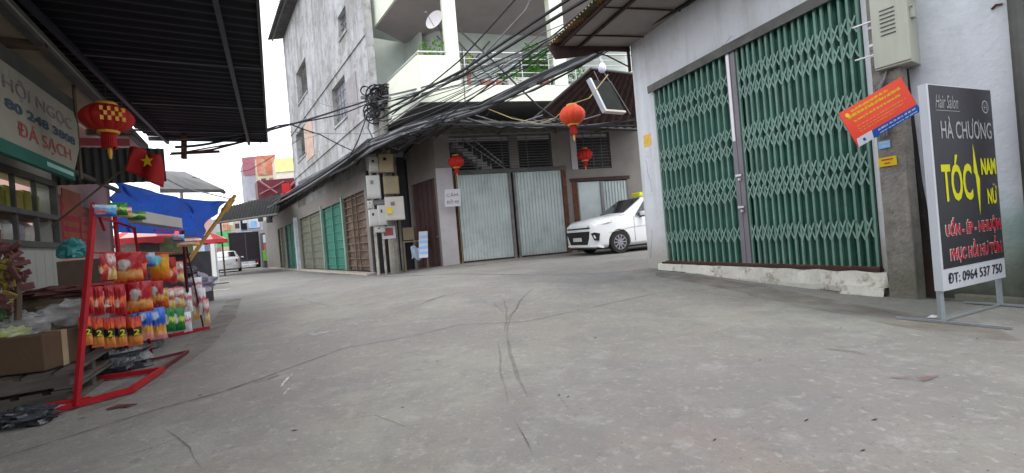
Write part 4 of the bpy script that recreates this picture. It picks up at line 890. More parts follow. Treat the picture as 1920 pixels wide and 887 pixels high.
# ================================================================ utility pole with tangle
up_ = T('utility_pole', 'grey concrete utility pole wrapped in cable coils at the corner', 'pole', Vector((ray(742, 508).x*14.75, 14.75, 0)))
pu = Vector(up_.location); tl = P(712, 168, 14.75).z
b = MB(); b.tube([pu, pu+Vector((-.0, 0, tl*.5)), pu+Vector((0, 0, tl))], [.17, .155, .14], 10); b.build('shaft', M['concrete_pole'], up_)
b = MB(); b.cbox(pu+Vector((0, -.05, tl-.25)), Vector((.62, .05, .0)), Vector((0, .04, 0)), Vector((0, 0, .04))); b.cbox(pu+Vector((.1, -.1, tl-.8)), Vector((.5, .05, .0)), Vector((0, .04, 0)), Vector((0, 0, .035))); b.build('crossarm', M['tin_grey'], up_)
for k in range(5):
    b = MB(); b.lathe(pu+Vector((-.5+.25*k, -.08, tl-.21)), [(.03, 0), (.045, .03), (.03, .06), (.045, .09), (.02, .12)], 8); b.build('insulator', M['pot_white'], up_)
random.seed(11)
b = MB()
for k in range(22):
    c = pu+Vector((random.uniform(-.45, .35), -.18+random.uniform(-.08, .08), tl-random.uniform(.0, .9))); R = random.uniform(.12, .33); pts = []
    ph = random.random()*6; tx_, tz = random.uniform(-.3, .3), random.uniform(.6, 1.1)
    for i in range(26): a = ph+i*.5; pts.append(c+Vector((R*math.cos(a), tx_*R*math.sin(a)+.01*i*.3, R*tz*math.sin(a))))
    b.tube(pts, .018, 5)
b.build('cable_coil', M['cable'], **kw('messy black cable coils hanging on the head of the utility pole', 'cable coil'))
# ================================================================ cables
def cable(label, pts, r=.013, mt='cable', sag=0.0, group=None, name='cable'):
    w3 = [P(*p) for p in pts] if not isinstance(pts[0], Vector) else pts
    fine = []
    for i in range(len(w3)-1):
        n = 10
        for k in range(n):
            t = k/n; q_ = w3[i].lerp(w3[i+1], t); q_.z -= sag*(w3[i+1]-w3[i]).length*4*t*(1-t)*.25; fine.append(q_)
    fine.append(w3[-1]); b = MB(); b.tube(fine, r, 6); return b.build(name, M[mt], **kw(label, 'cable', group))
g1_ = 'heavy cables running from the utility pole to the top of the photo'
cable('upper one of the twin thick black cables rising past the balcony parapet', [(728, 203, 13.4), (869, 131, 11.2), (1000, 42, 9), (1095, -20, 8)], .034, group=g1_)
cable('lower one of the twin thick black cables rising past the balcony parapet', [(718, 218, 13.4), (869, 140, 11.2), (1000, 58, 9), (1130, -20, 7.8)], .036, group=g1_)
bund = [(560, 352, 20), (650, 303, 15), (700, 270, 12.8), (760, 244, 12.2), (850, 216, 12.0), (900, 202, 11.6), (1000, 153, 10.2), (1100, 107, 8.9), (1180, 62, 7.9), (1290, 0, 6.7), (1340, -30, 6.2)]
random.seed(5)
for k in range(11):
    j = [(x, y+random.uniform(-3.5, 3.5)+(k-5)*1.1*(1 if x > 850 else 1.6), D) for x, y, D in bund]
    cable('strand of the thick black cable bundle running from the awnings to the white house', j, .033, 'cable' if k % 3 else 'cable_grey', group='strands of the thick cable bundle')
thin = [([(756, 262, 12.5), (845, 205, 11.5), (1000, 118, 9.8), (1160, -10, 8)], 'thin black cable just above the thick bundle beside the balcony slab'),
        ([(790, 250, 12.3), (860, 203, 11.5), (985, 108, 9.9), (1130, -10, 8)], 'thin black cable crossing in front of the balcony slab corner'),
        ([(700, 250, 13), (800, 180, 12), (900, 110, 11), (985, 20, 10), (1000, -12, 9.8)], 'thin cable climbing steeply across the balcony ceiling'),
        ([(640, 302, 15), (760, 235, 12.4), (880, 180, 11.2), (1050, 75, 9), (1150, -12, 7.7)], 'black cable running between the twin cables and the bundle'),
        ([(735, 215, 13.3), (860, 115, 11.5), (965, 0, 10), (980, -15, 9.8)], 'thin cable rising behind the balcony corner pillar'),
        ([(860, 55, 12), (920, 110, 11.6), (1010, 200, 11.3), (1050, 228, 11.3)], 'drooping thin cable that falls from the balcony ceiling to the awning'),
        ([(950, 190, 10.8), (1080, 128, 9.4), (1200, 62, 7.8)], 'grey cable resting on top of the thick bundle near the bulb'),
        ([(880, 205, 11.7), (1000, 170, 10.3), (1110, 112, 9)], 'loose grey cable just under the thick bundle by the balcony edge'),
        ([(700, 268, 13), (820, 232, 12), (1000, 236, 12), (1190, 236, 11.5)], 'cable lying along the low awning edge over the shutters'),
        ([(850, 240, 12.2), (950, 232, 12), (1080, 240, 12), (1190, 226, 11.3)], 'sagging cable below the awning edge behind the big lantern')]
for i, (pts, lab) in enumerate(thin): cable(lab, pts, .015+.004*(i % 3), 'cable' if i % 4 != 2 else 'cable_grey', .02)
cable('vertical black cable dropping down the face of the balcony pillar', [(866, 90, 12.3), (872, 190, 12.1), (876, 216, 12.0)], .012)
cable('ochre cord that carries the big orange-red lantern', [(905, 200, 11.5), (960, 222, 10.8), (1010, 232, 10), (1040, 222, 9.7), (1070, 196, 9.6), (1105, 184, 9.6), (1140, 140, 9.9)], .011, 'cable_yellow')
# alley / sky wires to the left
lw = [([(705, 183, 13.5), (640, 204, 12), (520, 240, 9.8), (400, 268, 8.6), (330, 276, 7)], .022, 'thick wire pair strand from the pole tangle across the sky gap, upper'),
      ([(705, 187, 13.5), (640, 214, 12), (520, 236, 9.8), (430, 262, 8.8)], .016, 'wire from the pole tangle to the tip of the dark canopy'),
      ([(545, 233, 10), (600, 252, 12), (660, 282, 14.5)], .016, 'wire descending from the sky gap to the shop awning'),
      ([(700, 250, 13.5), (610, 250, 12), (520, 245, 10.2), (330, 262, 8)], .007, 'thin level wire across the sky gap below the dark canopy'),
      ([(560, 262, 14), (470, 318, 15), (380, 334, 15), (340, 330, 14)], .010, 'low sagging wire in front of the far rooftops'),
      ([(520, 250, 11), (455, 285, 10), (400, 302, 10), (330, 292, 9)], .006, 'fine looping wire across the pale sky'),
      ([(600, 252, 16), (520, 272, 14), (430, 312, 13), (350, 308, 12)], .006, 'fine wire hanging lowest between roof and rooftops'),
      ([(690, 210, 13.3), (672, 262, 13.2), (652, 300, 14)], .018, 'black cable dropping from the pole tangle to the shop awning'),
      ([(697, 200, 13.3), (690, 240, 13.2), (700, 262, 13)], .016, 'short black cable looping down the utility pole'),
      ([(560, 178, 16), (620, 200, 15), (700, 186, 13.6)], .008, 'faint wire crossing the grey concrete wall')]
for pts, r_, lab in lw: cable(lab, pts, r_, 'cable' if r_ > .008 else 'cable_grey', .03)
random.seed(23)
for k in range(16):
    x0 = random.uniform(500, 620); pts = [(x0, 388-(x0-500)*.55+random.uniform(-5, 3), 22-(x0-500)*.04), (690, 270+random.uniform(-8, 6), 13), (770, 246+random.uniform(-8, 6), 12.2), (845+random.uniform(-20, 30), 222+random.uniform(-6, 6), 12)]
    cable('loose cable of the tangle lying along the alley awning edge', pts, random.uniform(.016, .034), random.choice(['cable', 'cable', 'cable_grey']), random.uniform(0, .09), 'loose cables along the alley awning edge')
for k in range(12):
    x0 = 850+k*18; pts = [(x0, 222+random.uniform(-8, 8), 12.1), (x0+70, 232+random.uniform(-4, 8), 12.1), (x0+150, 226+random.uniform(-12, 8), 12.1)]
    cable('loose cable of the tangle lying on the low awning over the grey shutters', pts, random.uniform(.01, .018), random.choice(['cable', 'cable_grey']), random.uniform(.02, .12), 'loose cables on the low awning')

random.seed(77)
for k in range(12):
    y0 = random.uniform(175, 250); x1 = random.uniform(960, 1130); pts = [(715+random.uniform(-8, 12), y0, 13.9), (860, 130+.55*(y0-150)+random.uniform(-6, 10), 11.6), (x1, random.uniform(30, 90)+(1100-x1)*.3, 9.3), (x1+190, -25, 7.6)]
    cable('thin black cable of the web rising from the utility pole past the balcony', pts, random.uniform(.008, .015), random.choice(['cable', 'cable', 'cable_grey']), random.uniform(.0, .05), 'thin cable web in front of the balcony')
for k in range(9):
    x0 = random.uniform(690, 850); y0 = 262-(x0-690)*.25; x1 = x0+random.uniform(30, 110)
    cable('short slack cable loop drooping from the tangled bundle at the awning corner', [(x0, y0, 12.9), ((x0+x1)/2, y0+random.uniform(10, 26), 12.6), (x1, y0-(x1-x0)*.22, 12.3)], random.uniform(.009, .015), 'cable', .1, 'slack cable loops at the awning corner')
# ================================================================ cars
def loft_car(name, label, origin, fwd, paint, group=None, suv=True):
    """origin: front-left corner on the ground (car seen from its front, left = -side); fwd: direction the nose points"""
    f = Vector((fwd[0], fwd[1], 0)).normalized(); sd = Vector((f.y, -f.x, 0))     # sd = the car's right-hand side
    L, W, Ht = 4.4, 1.74, 1.66
    c0 = Vector(origin)+f*-0.0
    def X(l, y, z): return c0 - f*l + sd*y + Vector((0, 0, z))       # l back from nose, y from centre line
    r = T(name, label, 'car', X(L/2, 0, 0), group)
    # station: l, half width low, half width belt, z bottom, z bumper, belt z, hood/roof centre z, roof half width
    st = [(0.00, .54, .64, .28, .45, .72, .88, .54), (.05, .74, .79, .22, .45, .86, .965, .62), (.20, .82, .85, .20, .45, .945, 1.035, .68), (.55, .85, .87, .20, .5, .99, 1.09, .71), (1.05, .86, .87, .20, .5, 1.01, 1.14, .71),
          (1.25, .86, .87, .20, .5, 1.0, 1.20, .68), (1.95, .86, .87, .20, .5, 1.02, 1.60, .58), (2.4, .86, .87, .20, .5, 1.04, 1.665, .58), (3.3, .86, .87, .20, .5, 1.07, 1.66, .58), (3.95, .86, .86, .2, .5, 1.09, 1.60, .55), (4.25, .83, .82, .22, .5, 1.06, 1.15, .62), (4.38, .72, .72, .28, .5, .95, 1.0, .58)]
    b = MB(); vs = []; m = 0
    for (l, wl, wb, zb_, zm, zbelt, zr, wr) in st:
        half = [(0, zb_), (wl*.9, zb_), (wl, zb_+.08), (wb, zm+.05), (wb, zbelt-.08), (wb*.985, zbelt), (wr+(wb-wr)*.12, zr-.09 if zr-zbelt > .3 else (zbelt+zr)/2), (wr*.9, zr-.02 if zr-zbelt > .3 else zr-.02), (0, zr)]
        ring = [(-y, z) for y, z in half[1:-1]][::-1]; ring = half[:1]+half[1:]+ring
        m = len(ring); vs += [X(l, y, z) for y, z in ring]
    fs = []
    for i in range(len(st)-1):
        for k in range(m): fs.append((i*m+k, (i+1)*m+k, (i+1)*m+(k+1) % m, i*m+(k+1) % m))
    fs.append(tuple(range(m))); fs.append(tuple(range(len(st)*m-1, (len(st)-1)*m-1, -1)))
    b.add(vs, fs)
    body = b.build('body', paint, r, smooth_=False)
    md = body.modifiers.new('bev', 'BEVEL'); md.width = .035; md.segments = 3; md.limit_method = 'ANGLE'; md.angle_limit = math.radians(22)
    wheels = [(.84, -1), (.84, 1), (3.58, -1), (3.58, 1)]
    # cut wheel arches
    cb_ = MB()
    for l, s in wheels: cb_.lathe(X(l, s*.55 if s > 0 else -.55, .33)-sd*(0 if s > 0 else .5), [(.375, 0), (.375, .5)], 32, sd)
    cut = cb_.build('cutter', M['rubber'], r); cut.parent = r
    bm_ = body.modifiers.new('arch', 'BOOLEAN'); bm_.object = cut; bm_.operation = 'DIFFERENCE'; bm_.solver = 'EXACT'
    bpy.context.view_layer.update(); dg = bpy.context.evaluated_depsgraph_get(); me = bpy.data.meshes.new_from_object(body.evaluated_get(dg))
    body.modifiers.clear(); body.data = me; bpy.data.objects.remove(cut)
    for p in me.polygons: p.use_smooth = True
    try: me.set_sharp_from_angle(angle=math.radians(35))
    except Exception: pass
    def pane(pts, mt=M['glass'], nm='window', push=.012):
        pts = [X(*p) for p in pts]; n = (pts[1]-pts[0]).cross(pts[2]-pts[0]).normalized()
        ctr = X(2.2, 0, .8)
        if n.dot(pts[0]-ctr) < 0: n = -n
        b = MB(); b.prism([p+n*push for p in pts], n*-.02); return b.build(nm, mt, r)
    pane([(1.22, -.62, 1.16), (1.22, .62, 1.16), (1.93, .53, 1.575), (1.93, -.53, 1.575)], nm='windscreen', push=.03)
    pane([(4.19, -.60, 1.18), (4.19, .60, 1.18), (3.97, .50, 1.56), (3.97, -.50, 1.56)], nm='rear_window', push=.05)
    for s in (-1, 1):
        def q(l, t): # point on side glass, t 0 belt 1 roof
            return (l, s*(.865*(1-t)+.62*t), 1.07*(1-t)+1.56*t)
        pane([q(1.42, 0), q(2.35, 0), q(2.35, .95), q(1.98, .92)], push=.035); pane([q(2.42, 0), q(3.2, 0), q(3.2, .95), q(2.42, .96)], push=.035); pane([q(3.27, .0), q(3.95, .1), q(3.8, .85), q(3.27, .93)], push=.035)
        b = MB(); 
        for l in (1.38, 2.38, 3.24): b.obox(X(l, s*.868, .32), f*.008, sd*.006*s, Vector((0, 0, .72)))
        b.obox(X(2.25, s*.868, .95), -f*-.12, sd*.012*s, Vector((0, 0, .02))); b.obox(X(3.1, s*.868, .95), f*.12, sd*.012*s, Vector((0, 0, .02))); b.build('door_line', M['rubber'], r)
        mb = MB(); mb.cbox(X(1.62, s*1.0, 1.10), f*.06, sd*.10, Vector((0, 0, .065))); mr = mb.build('mirror', paint, r, bevel=.03)
        mb = MB(); mb.cbox(X(1.64, s*.93, 1.04), f*.04, sd*.07, Vector((0, 0, .035))); mb.build('mirror_base', M['rubber'], mr)
        b = MB(); b.prism([X(.08, s*.62, .82), X(.03, s*.50, .80), X(.06, s*.50, .86), X(.20, s*.72, .94), X(.62, s*.862, .97), X(.55, s*.872, .91), X(.20, s*.81, .84)], Vector((0, 0, .012))+f*.05+sd*.03*s); b.build('headlight', M['lamp'], r)
        b = MB(); b.prism([X(.04, s*.66, .64), X(.10, s*.77, .66), X(.22, s*.835, .62), X(.18, s*.82, .42), X(.08, s*.74, .44)], f*.05+sd*.035*s); b.build('fog_lamp_recess', M['rubber'], r)
        b = MB(); b.obox(X(4.36, s*.80-(.1 if s > 0 else -.0)*1, .78), f*-.04, sd*-.12*s, Vector((0, 0, .22))); b.build('tail_light', M['tail'], r)
    b = MB(); b.prism([X(-.012, -.62, .70), X(-.012, .62, .70), X(.03, .56, .48), X(.01, .46, .32), X(.01, -.46, .32), X(.03, -.56, .48)], f*.035); gr = b.build('grille', M['rubber'], r)
    b = MB(); b.obox(X(-.045, -.24, .42), sd*.48, f*.012, Vector((0, 0, .11))); b.build('number_plate', M['box_white'], gr)
    b = MB(); b.prism([X(.01, -.62, .775), X(.01, .62, .775), X(.02, .62, .815), X(.02, -.62, .815)], f*.03); b.build('grille_slot', M['rubber'], r)
    b = MB(); b.prism([X(-.03, -.62, .255), X(-.03, .62, .255), X(.10, .78, .255), X(.16, .84, .23), X(.3, .84, .2), X(.3, -.84, .2), X(.16, -.84, .23), X(.10, -.78, .255)], Vector((0, 0, .05))); b.build('lower_lip', paint, r)
    for s in (-1, 1):
        b = MB(); b.tube([X(.10, s*.765, .83), X(.30, s*.855, .87), X(.62, s*.875, .905)], .007, 5); b.tube([X(.5, s*.875, .62), X(1.3, s*.885, .74), X(3.9, s*.87, .80)], .006, 5); b.build('body_crease', M['rubber'] if 0 else M['box_beige'], r)
    b = MB(); b.tube([X(1.18, -.7, 1.115), X(.6, -.72, 1.0), X(.2, -.62, .90)], .005, 4); b.tube([X(1.18, .7, 1.115), X(.6, .72, 1.0), X(.2, .62, .90)], .005, 4); b.tube([X(.07, -.58, .885), X(.05, 0, .90), X(.07, .58, .885)], .006, 4); b.build('bonnet_seam', M['rubber'], r)
    b = MB(); b.obox(X(4.41, -.25, .62), sd*.5, f*-.01, Vector((0, 0, .13))); b.build('number_plate', M['box_white'], r)
    b = MB(); b.obox(X(.15, -.75, .16), sd*1.5, f*-4.05, Vector((0, 0, .12))); b.build('underbody', M['rubber'], r)
    for l, s in wheels:
        c = X(l, s*.80, .325); ax = sd*s
        wb_ = MB(); wb_.lathe(c-ax*.10, [(.22, 0), (.31, .0), (.325, .03), (.325, .15), (.31, .18), (.21, .18), (.205, .10)], 32, ax, cap=False); wo = wb_.build('wheel', M['rubber'], r, smooth_=True)
        wb_ = MB(); wb_.lathe(c-ax*.02, [(.215, 0), (.215, .10), (.198, .10), (.192, .05)], 32, ax, cap=False); wb_.cur = 1; wb_.lathe(c-ax*.02, [(.0, .02), (.2, .02)], 32, ax, cap=False); wb_.cur = 0
        x_ = f; z_ = Vector((0, 0, 1))
        for k in range(10):
            a = 2*math.pi*k/10; d_ = x_*math.cos(a)+z_*math.sin(a); t_ = x_*-math.sin(a)+z_*math.cos(a); wb_.cbox(c+d_*.115+ax*.055, d_*.092, t_*.019, ax*.022)
        wb_.lathe(c+ax*.03, [(.045, 0), (.045, .045), (.0, .05)], 12, ax); wb_.build('rim', [M['alloy'], M['rubber']], wo)
    return r, X
g_c = G(1104, 470)
f_ = Vector((-.925, -.38, 0)).normalized()
oc = Vector((ray(1114, 460).x*12.75, 12.75, 0)); sdv = Vector((f_.y, -f_.x, 0))
org = oc - sdv*(-.80)*1.0
org = oc + (sdv*.80 if (sdv.dot(Vector((-1, 1, 0))) > 0) else -sdv*.80); org.z = zg(org.x, org.y)-.0
r, X = loft_car('parked_car', 'white people carrier parked by the grey shutters, nose out past the white house', org, f_, M['car_white'])
b = MB(); b.cbox(X(2.25, 0, 1.73), f_*.07, sdv*.20, Vector((0, 0, .06))); b.build('roof_sign', M['lime'], r, bevel=.02)
oc = G(427, 511); fv = Vector((-.50, .866, 0)).normalized(); oc = oc+fv*4.4; loft_car('parked_car', 'silver car seen from behind, parked in the alley by the dark truck', Vector((oc.x, oc.y, 0)), fv, M['car_silver'])
# truck
tb = G(466, 503); tr = T('box_truck', 'dark grey box truck parked at the far end of the alley', 'truck', tb); ft = Vector((-.45, .9, 0)).normalized(); st_ = Vector((ft.y, -ft.x, 0))
b = MB(); o = tb-st_*1.45+Vector((0, 0, .75)); b.obox(o, st_*2.8, ft*5, Vector((0, 0, 2.75))); b.build('cargo_box', M['truck'], tr, bevel=.03)
b = MB()
for s in (.0, 1.36, 2.72): b.obox(o+st_*s-ft*.03, st_*.07, ft*.03, Vector((0, 0, 2.75)))
for z in (0, 2.68): b.obox(o+Vector((0, 0, z))-ft*.035, st_*2.8, ft*.03, Vector((0, 0, .07)))
b.build('door_frame', M['dark_interior'], tr)
b = MB(); b.obox(o+ft*5.1+st_*.2+Vector((0, 0, -.1)), st_*2.1, ft*1.6, Vector((0, 0, 1.8))); b.build('cab', M['truck'], tr, bevel=.1)
for l in (.9, 5.6):
    for s in (.25, 2.25):
        b = MB(); b.lathe(o+ft*l+st_*(s-.13)+Vector((0, 0, -.38)), [(.2, 0), (.42, 0), (.42, .26), (.2, .26)], 20, st_); b.build('wheel', M['rubber'], tr)
b = MB(); b.obox(o+Vector((0, 0, -.42))+st_*.2, st_*2.1, ft*.08, Vector((0, 0, .12))); b.build('bumper', M['box_white'], tr)
for s in (.15, 2.2):
    b = MB(); b.obox(o+Vector((0, 0, -.2))+st_*s-ft*.02, st_*.18, ft*.03, Vector((0, 0, .1))); b.build('tail_light', M['tail'], tr)
# ================================================================ far end of the alley
def block(name, label, cat, x0, y0, x1, y1, D, mt, dep=4, parts=(), z0=None, group=None):
    a, e = P(x0, (y0+y1)/2, D), P(x1, (y0+y1)/2, D); zt_ = P((x0+x1)/2, y0, D).z; zb_ = 0 if z0 is None else P((x0+x1)/2, y1, D).z
    r = T(name, label, cat, Vector(((a.x+e.x)/2, D+dep/2, zb_)), group); b = MB(); b.obox((a.x, D, zb_), (e.x-a.x, 0, 0), (-.694*dep, dep, 0), (0, 0, zt_-zb_)); b.build('wall' if dep > 1 else 'sheet', mt, r)
    for (nm, fx0, fx1, fz0, fz1, m2) in parts:
        w_ = e.x-a.x; h_ = zt_-zb_; b = MB(); b.box(a.x+w_*fx0, a.x+w_*fx1, D-.08, D-.0-.002, zb_+h_*fz0, zb_+h_*fz1); b.build(nm, m2, r)
    return r
block('far_house', 'narrow lavender grey house far down the alley', 'house', 462, 300, 487, 420, 52, M['far_grey'], parts=[('window', .2, .8, .45, .55, M['glass']), ('roof_sheet', -.1, 1.1, .86, 1.03, M['far_pink']), ('floor_band', 0, 1, .62, .64, M['concrete'])])
block('far_house', 'far house with an orange-red sheet across its top storey', 'house', 487, 293, 521, 430, 50, M['far_cream'], parts=[('sunshade', -.02, 1.02, .83, 1.01, M['far_red']), ('window', .15, .4, .68, .80, M['glass']), ('window', .6, .85, .68, .80, M['far_pink']), ('floor_band', 0, 1, .64, .66, M['concrete'])])
block('far_house', 'far cream house with a yellow parapet beside the concrete building', 'house', 521, 298, 560, 430, 48, mat('far_beige_wall', (.55, .5, .44), .8), parts=[('parapet', -.02, 1.02, .88, 1.01, mat('far_yellow', (.62, .6, .28), .8)), ('window', .3, .6, .62, .76, M['glass'])])
r = block('roof_terrace', 'dark red roof terrace with crossing pale bars above the far awning', 'terrace', 483, 336, 556, 372, 38, M['dark_red'], 1.5, z0=1)
b = MB(); b.tube([P(485, 338, 37.8), P(520, 362, 37.8)], .07, 5); b.tube([P(487, 364, 37.8), P(515, 350, 37.8), P(532, 340, 37.8)], .07, 5); b.tube([P(522, 372, 37.8), P(555, 338, 37.8)], .10, 5); b.build('brace', M['far_pink'], r)
a, e = P(530, 345, 37.7), P(545, 362, 37.7); b = MB(); b.box(a.x, e.x, 37.5, 37.9, e.z, a.z); b.build('red_cloth', M['flag_red'], r)
# far awnings across the alley
fa = T('far_awning', 'wide dark awning stretched over the far alley stalls', 'awning', P(470, 400, 30))
b = MB(); q4 = [P(408, 418, 26), P(415, 390, 34), P(528, 364, 33), P(520, 402, 24)]
b.corr(q4[0], q4[3], q4[2], q4[1], 20, .03); b.build('roof_sheet', mat('matt_black_tin', (.02, .02, .02), .95, var=.3, spec=.05), fa)  # near-black matt roof sheet
b = MB(); b.tube([q4[0], q4[3]], .06, 6); b.build('edge_beam', M['beam_grey'], fa)
b = MB(); b.tube([P(412, 400, 27), Vector((P(412, 400, 27).x, 27, 0))], .05, 6); b.build('leg', M['beam_grey'], fa)
ga = T('house_awning', 'grey flat roof edge above the blue tarpaulin', 'awning', P(360, 345, 15))
zt0 = 3.35; a = P(306, 326, 11); 
b = MB(); q4 = [P(300, 362, 10.5), P(300, 327, 12), P(346, 327, 15.5), P(421, 361, 15.2)]
b.prism(q4, (0, 0, .10)); b.build('roof_sheet', M['tin_grey'], ga)
b = MB(); b.tube([q4[3], q4[2]], .06, 6); b.build('edge_beam', M['beam_grey'], ga)
b = MB(); p = P(338, 340, 14.5); b.tube([p, Vector((p.x, p.y, 0))], .05, 6); b.build('post', M['box_tan'], ga)
# stalls and clutter at the far end
block('shop_sign', 'cream and peach shop hoarding under the far awning', 'sign', 415, 410, 447, 433, 36, M['far_cream'], .3, [('panel', .1, .5, .1, .9, mat('peach_panel', (.6, .32, .16), .7))], z0=1)
block('shop_sign', 'pale blue shop hoarding under the far awning', 'sign', 450, 404, 492, 432, 37, M['sky_sheet'], .3, [('panel', .4, .9, .15, .8, M['sign_white']), ('panel', .05, .3, .1, .9, M['truck'])], z0=1)
block('far_stall', 'green sheeted market stall behind the silver car', 'stall', 407, 434, 437, 500, 44, M['far_green'], 1.5, [('goods', .3, 1, .3, .6, M['far_cream']), ('goods', 0, .3, .4, .6, M['far_pink'])])
st2 = block('far_stall', 'colourful stall with red and green goods between truck and shutters', 'stall', 493, 436, 519, 500, 40, M['dark_interior'], 1.2, [('goods', .1, .45, .72, .95, M['sign_white']), ('goods', .45, .95, .55, .92, M['far_red']), ('goods', .3, .9, .38, .54, M['leaf_yellow']), ('goods', .0, .35, .2, .5, M['leaf']), ('goods', .5, 1, .0, .3, M['sign_white']), ('goods', .1, .4, .5, .7, M['red_faded'])])
block('blue_cabinet', 'tall blue-grey cabinet standing by the tarpaulin in the alley', 'cabinet', 376, 440, 407, 512, 21, M['sky_sheet'], 1, [('panel', .35, .62, .02, .98, mat('navy_panel', (.10, .13, .2), .6)), ('panel', .68, .95, .05, .9, M['box_white'])])
block('grey_curtain', 'pale grey sheet hung on the stall behind the snack racks', 'sheet', 340, 452, 378, 512, 16, M['box_beige'], .2, [('panel', .0, .3, .1, .9, mat('olive_cloth', (.18, .2, .12), .8))])
block('alley_house', 'low terracotta and grey house far along the left of the alley', 'house', 330, 392, 400, 505, 26, M['pink_wall'], 3, [('door', .3, .5, 0, .6, M['dark_interior'])])
block('end_building', 'plain pale building closing the far end of the alley', 'building', 400, 405, 545, 500, 60, M['far_grey'], 5, [('window', .2, .3, .5, .7, M['glass']), ('window', .6, .7, .5, .7, M['glass'])])
for i, (x, y, hh, c_) in enumerate(((486, 497, .5, 'far_pink'), (498, 499, .7, 'sign_white'), (508, 499, .5, 'leaf'), (480, 498, .35, 'box_white'))):
    p = G(x, y); b = MB(); b.lathe(p, [(.25, 0), (.3, hh*.6), (.2, hh), (.0, hh+.05)], 10); b.build('goods_sack', M[c_], **kw(['pinkish', 'white', 'green', 'small pale'][i]+' sack on the ground by the far stall', 'sack'))

random.seed(4)
for i, (x, y, w_, h_, c_) in enumerate(((418, 425, 8, 9, 'far_red'), (430, 418, 7, 8, 'sign_white'), (441, 424, 6, 10, 'dark_interior'), (455, 414, 8, 9, 'sign_white'), (470, 420, 9, 12, 'sticker_blue'), (484, 412, 8, 8, 'dark_interior'), (500, 412, 9, 12, 'dark_interior'), (512, 410, 8, 9, 'box_tan'))):
    a, e = P(x, y+h_/2, 35.5), P(x+w_, y-h_/2, 35.5); b = MB(); b.box(a.x, e.x, 35.5, 35.6, a.z, e.z); b.build('hanging_sign', M[c_], **kw(['small red', 'small white', 'small dark', 'square white', 'pale blue', 'dark square', 'tall dark', 'tan'][i]+' board hanging under the far awning', 'sign', 'boards hanging under the far awning'))
# ================================================================ left: ice shop, canopy, stalls
LDv = Vector((-.53, 1, 0)).normalized()
SL = Pl((-6, 6), (.53, -1))                 # shop front, s grows towards the camera
lpx = lambda x, y=440, off=0: SL.px(x, y, off)
shop = T('ice_shop', 'low shop with tiled lower wall, window and pink side wall under a cream ceiling', 'shop', SL.p(2, 0, -.5))
sw0 = lpx(112, 440)[0]                       # where the tiled front ends
wh = (lpx(99, 400)[0], 4.2, 1.32, 2.06)
b = MB(); b.wall(SL, sw0, 14, -.1, 3.6, [wh], .2); b.build('front_wall', M['white_tile'], shop)  # far end added unseen behind the camera to darken the left side
b = MB()
for k in range(1, 8): b.pbox(SL, sw0+.02, 6.5, .17*k, .17*k+.006, .001, .003)
for k in range(24): b.pbox(SL, sw0+.04+.24*k, sw0+.046+.24*k, 0, 1.3, .001, .003)
b.build('tile_joint', mat('tile_joint', (.40, .40, .38), .8), shop)
se = lpx(212, 400)[0]
b = MB(); b.wall(SL, se, sw0-.001, -.1, 3.4, [], .2, -.02); b.build('side_wall', M['pink_wall'], shop)
b = MB(); b.obox(SL.p(se, -.1, -.02), -SL.n*4, SL.d*.2, Vector((0, 0, 3.5))); b.build('end_wall', M['pink_wall'], shop)
fr = MB(); 
for a, e, zz0, zz1 in ((wh[0]-.05, wh[1], wh[3], wh[3]+.07), (wh[0]-.05, wh[1], wh[2]-.07, wh[2]), (wh[0]-.06, wh[0], wh[2]-.07, wh[3]+.07), (wh[0], wh[1], 1.62, 1.68)): fr.pbox(SL, a, e, zz0, zz1, -.02, .05)
for k in range(1, 9): s = wh[0]+.52*k; fr.pbox(SL, s-.015, s+.015, wh[2], wh[3], -.01, .03)
fr = fr.build('window', M['beam_grey'], shop)
b = MB(); b.pbox(SL, wh[0], wh[1], wh[2], wh[3], -.9, -.85); b.build('interior', M['dark_interior'], fr)
b = MB(); b.pbox(SL, wh[0], wh[1], 1.60, 1.63, -.6, -.05); b.build('shelf', M['brown_beam'], fr)
for k in range(7):
    s = wh[0]+.10+.22*k
    b = MB(); b.pbox(SL, s, s+.18, 1.69, 1.69+.24+.03*(k % 2), -.30, -.08); ob = b.build('yellow_pack', mat('yellow_green_pack%d' % k, (.24+.03*(k % 3), .235, .04), .6, var=.25, scale=9), bevel=.015, **kw('pale yellow packs standing on the upper shelf of the shop window', 'pack', 'yellow packs on the shop window shelf'))
for k in range(6):
    s = wh[0]+.12+.26*k
    b = MB(); c = SL.p(s+.08, 1.33, -.22); b.lathe(c, [(.07, 0), (.1, .1), (.09, .2), (.04, .25), (0, .26)], 10); b.build('grey_sack', M[['box_beige', 'lav_bag', 'box_white'][k % 3]], **kw('pale sacks in a row behind the lower part of the shop window', 'sack', 'sacks behind the shop window'))
# red couplets on the pink wall
for (x0, x1, y0, y1, mt, nm) in ((120, 150, 375, 470, 'poster_red', 'tall red paper couplet nearest the tiled wall'), (153, 172, 392, 465, 'poster_red', 'tall red paper couplet further along the pink wall')):
    a, z0_ = lpx(x0, y1); e, z1_ = lpx(x1, y0); b = MB(); b.pbox(SL, min(a, e), max(a, e), z0_, z1_, -.018, -.012); c_ = b.build('couplet', M[mt], shop, label=nm)
    b = MB()
    for k in range(5): zz = z0_+(z1_-z0_)*(k+.5)/5; b.pbox(SL, min(a, e)+.08, max(a, e)-.08, zz-.04, zz+.04, -.011, -.009)
    b.build('couplet_print', M['poster_orange'], c_)
a, _ = lpx(118, 360); e, _ = lpx(152, 360); b = MB(); b.pbox(SL, min(a, e), max(a, e), 1.75, 2.1, -.018, -.010); b.build('couplet', M['poster_orange'], shop)
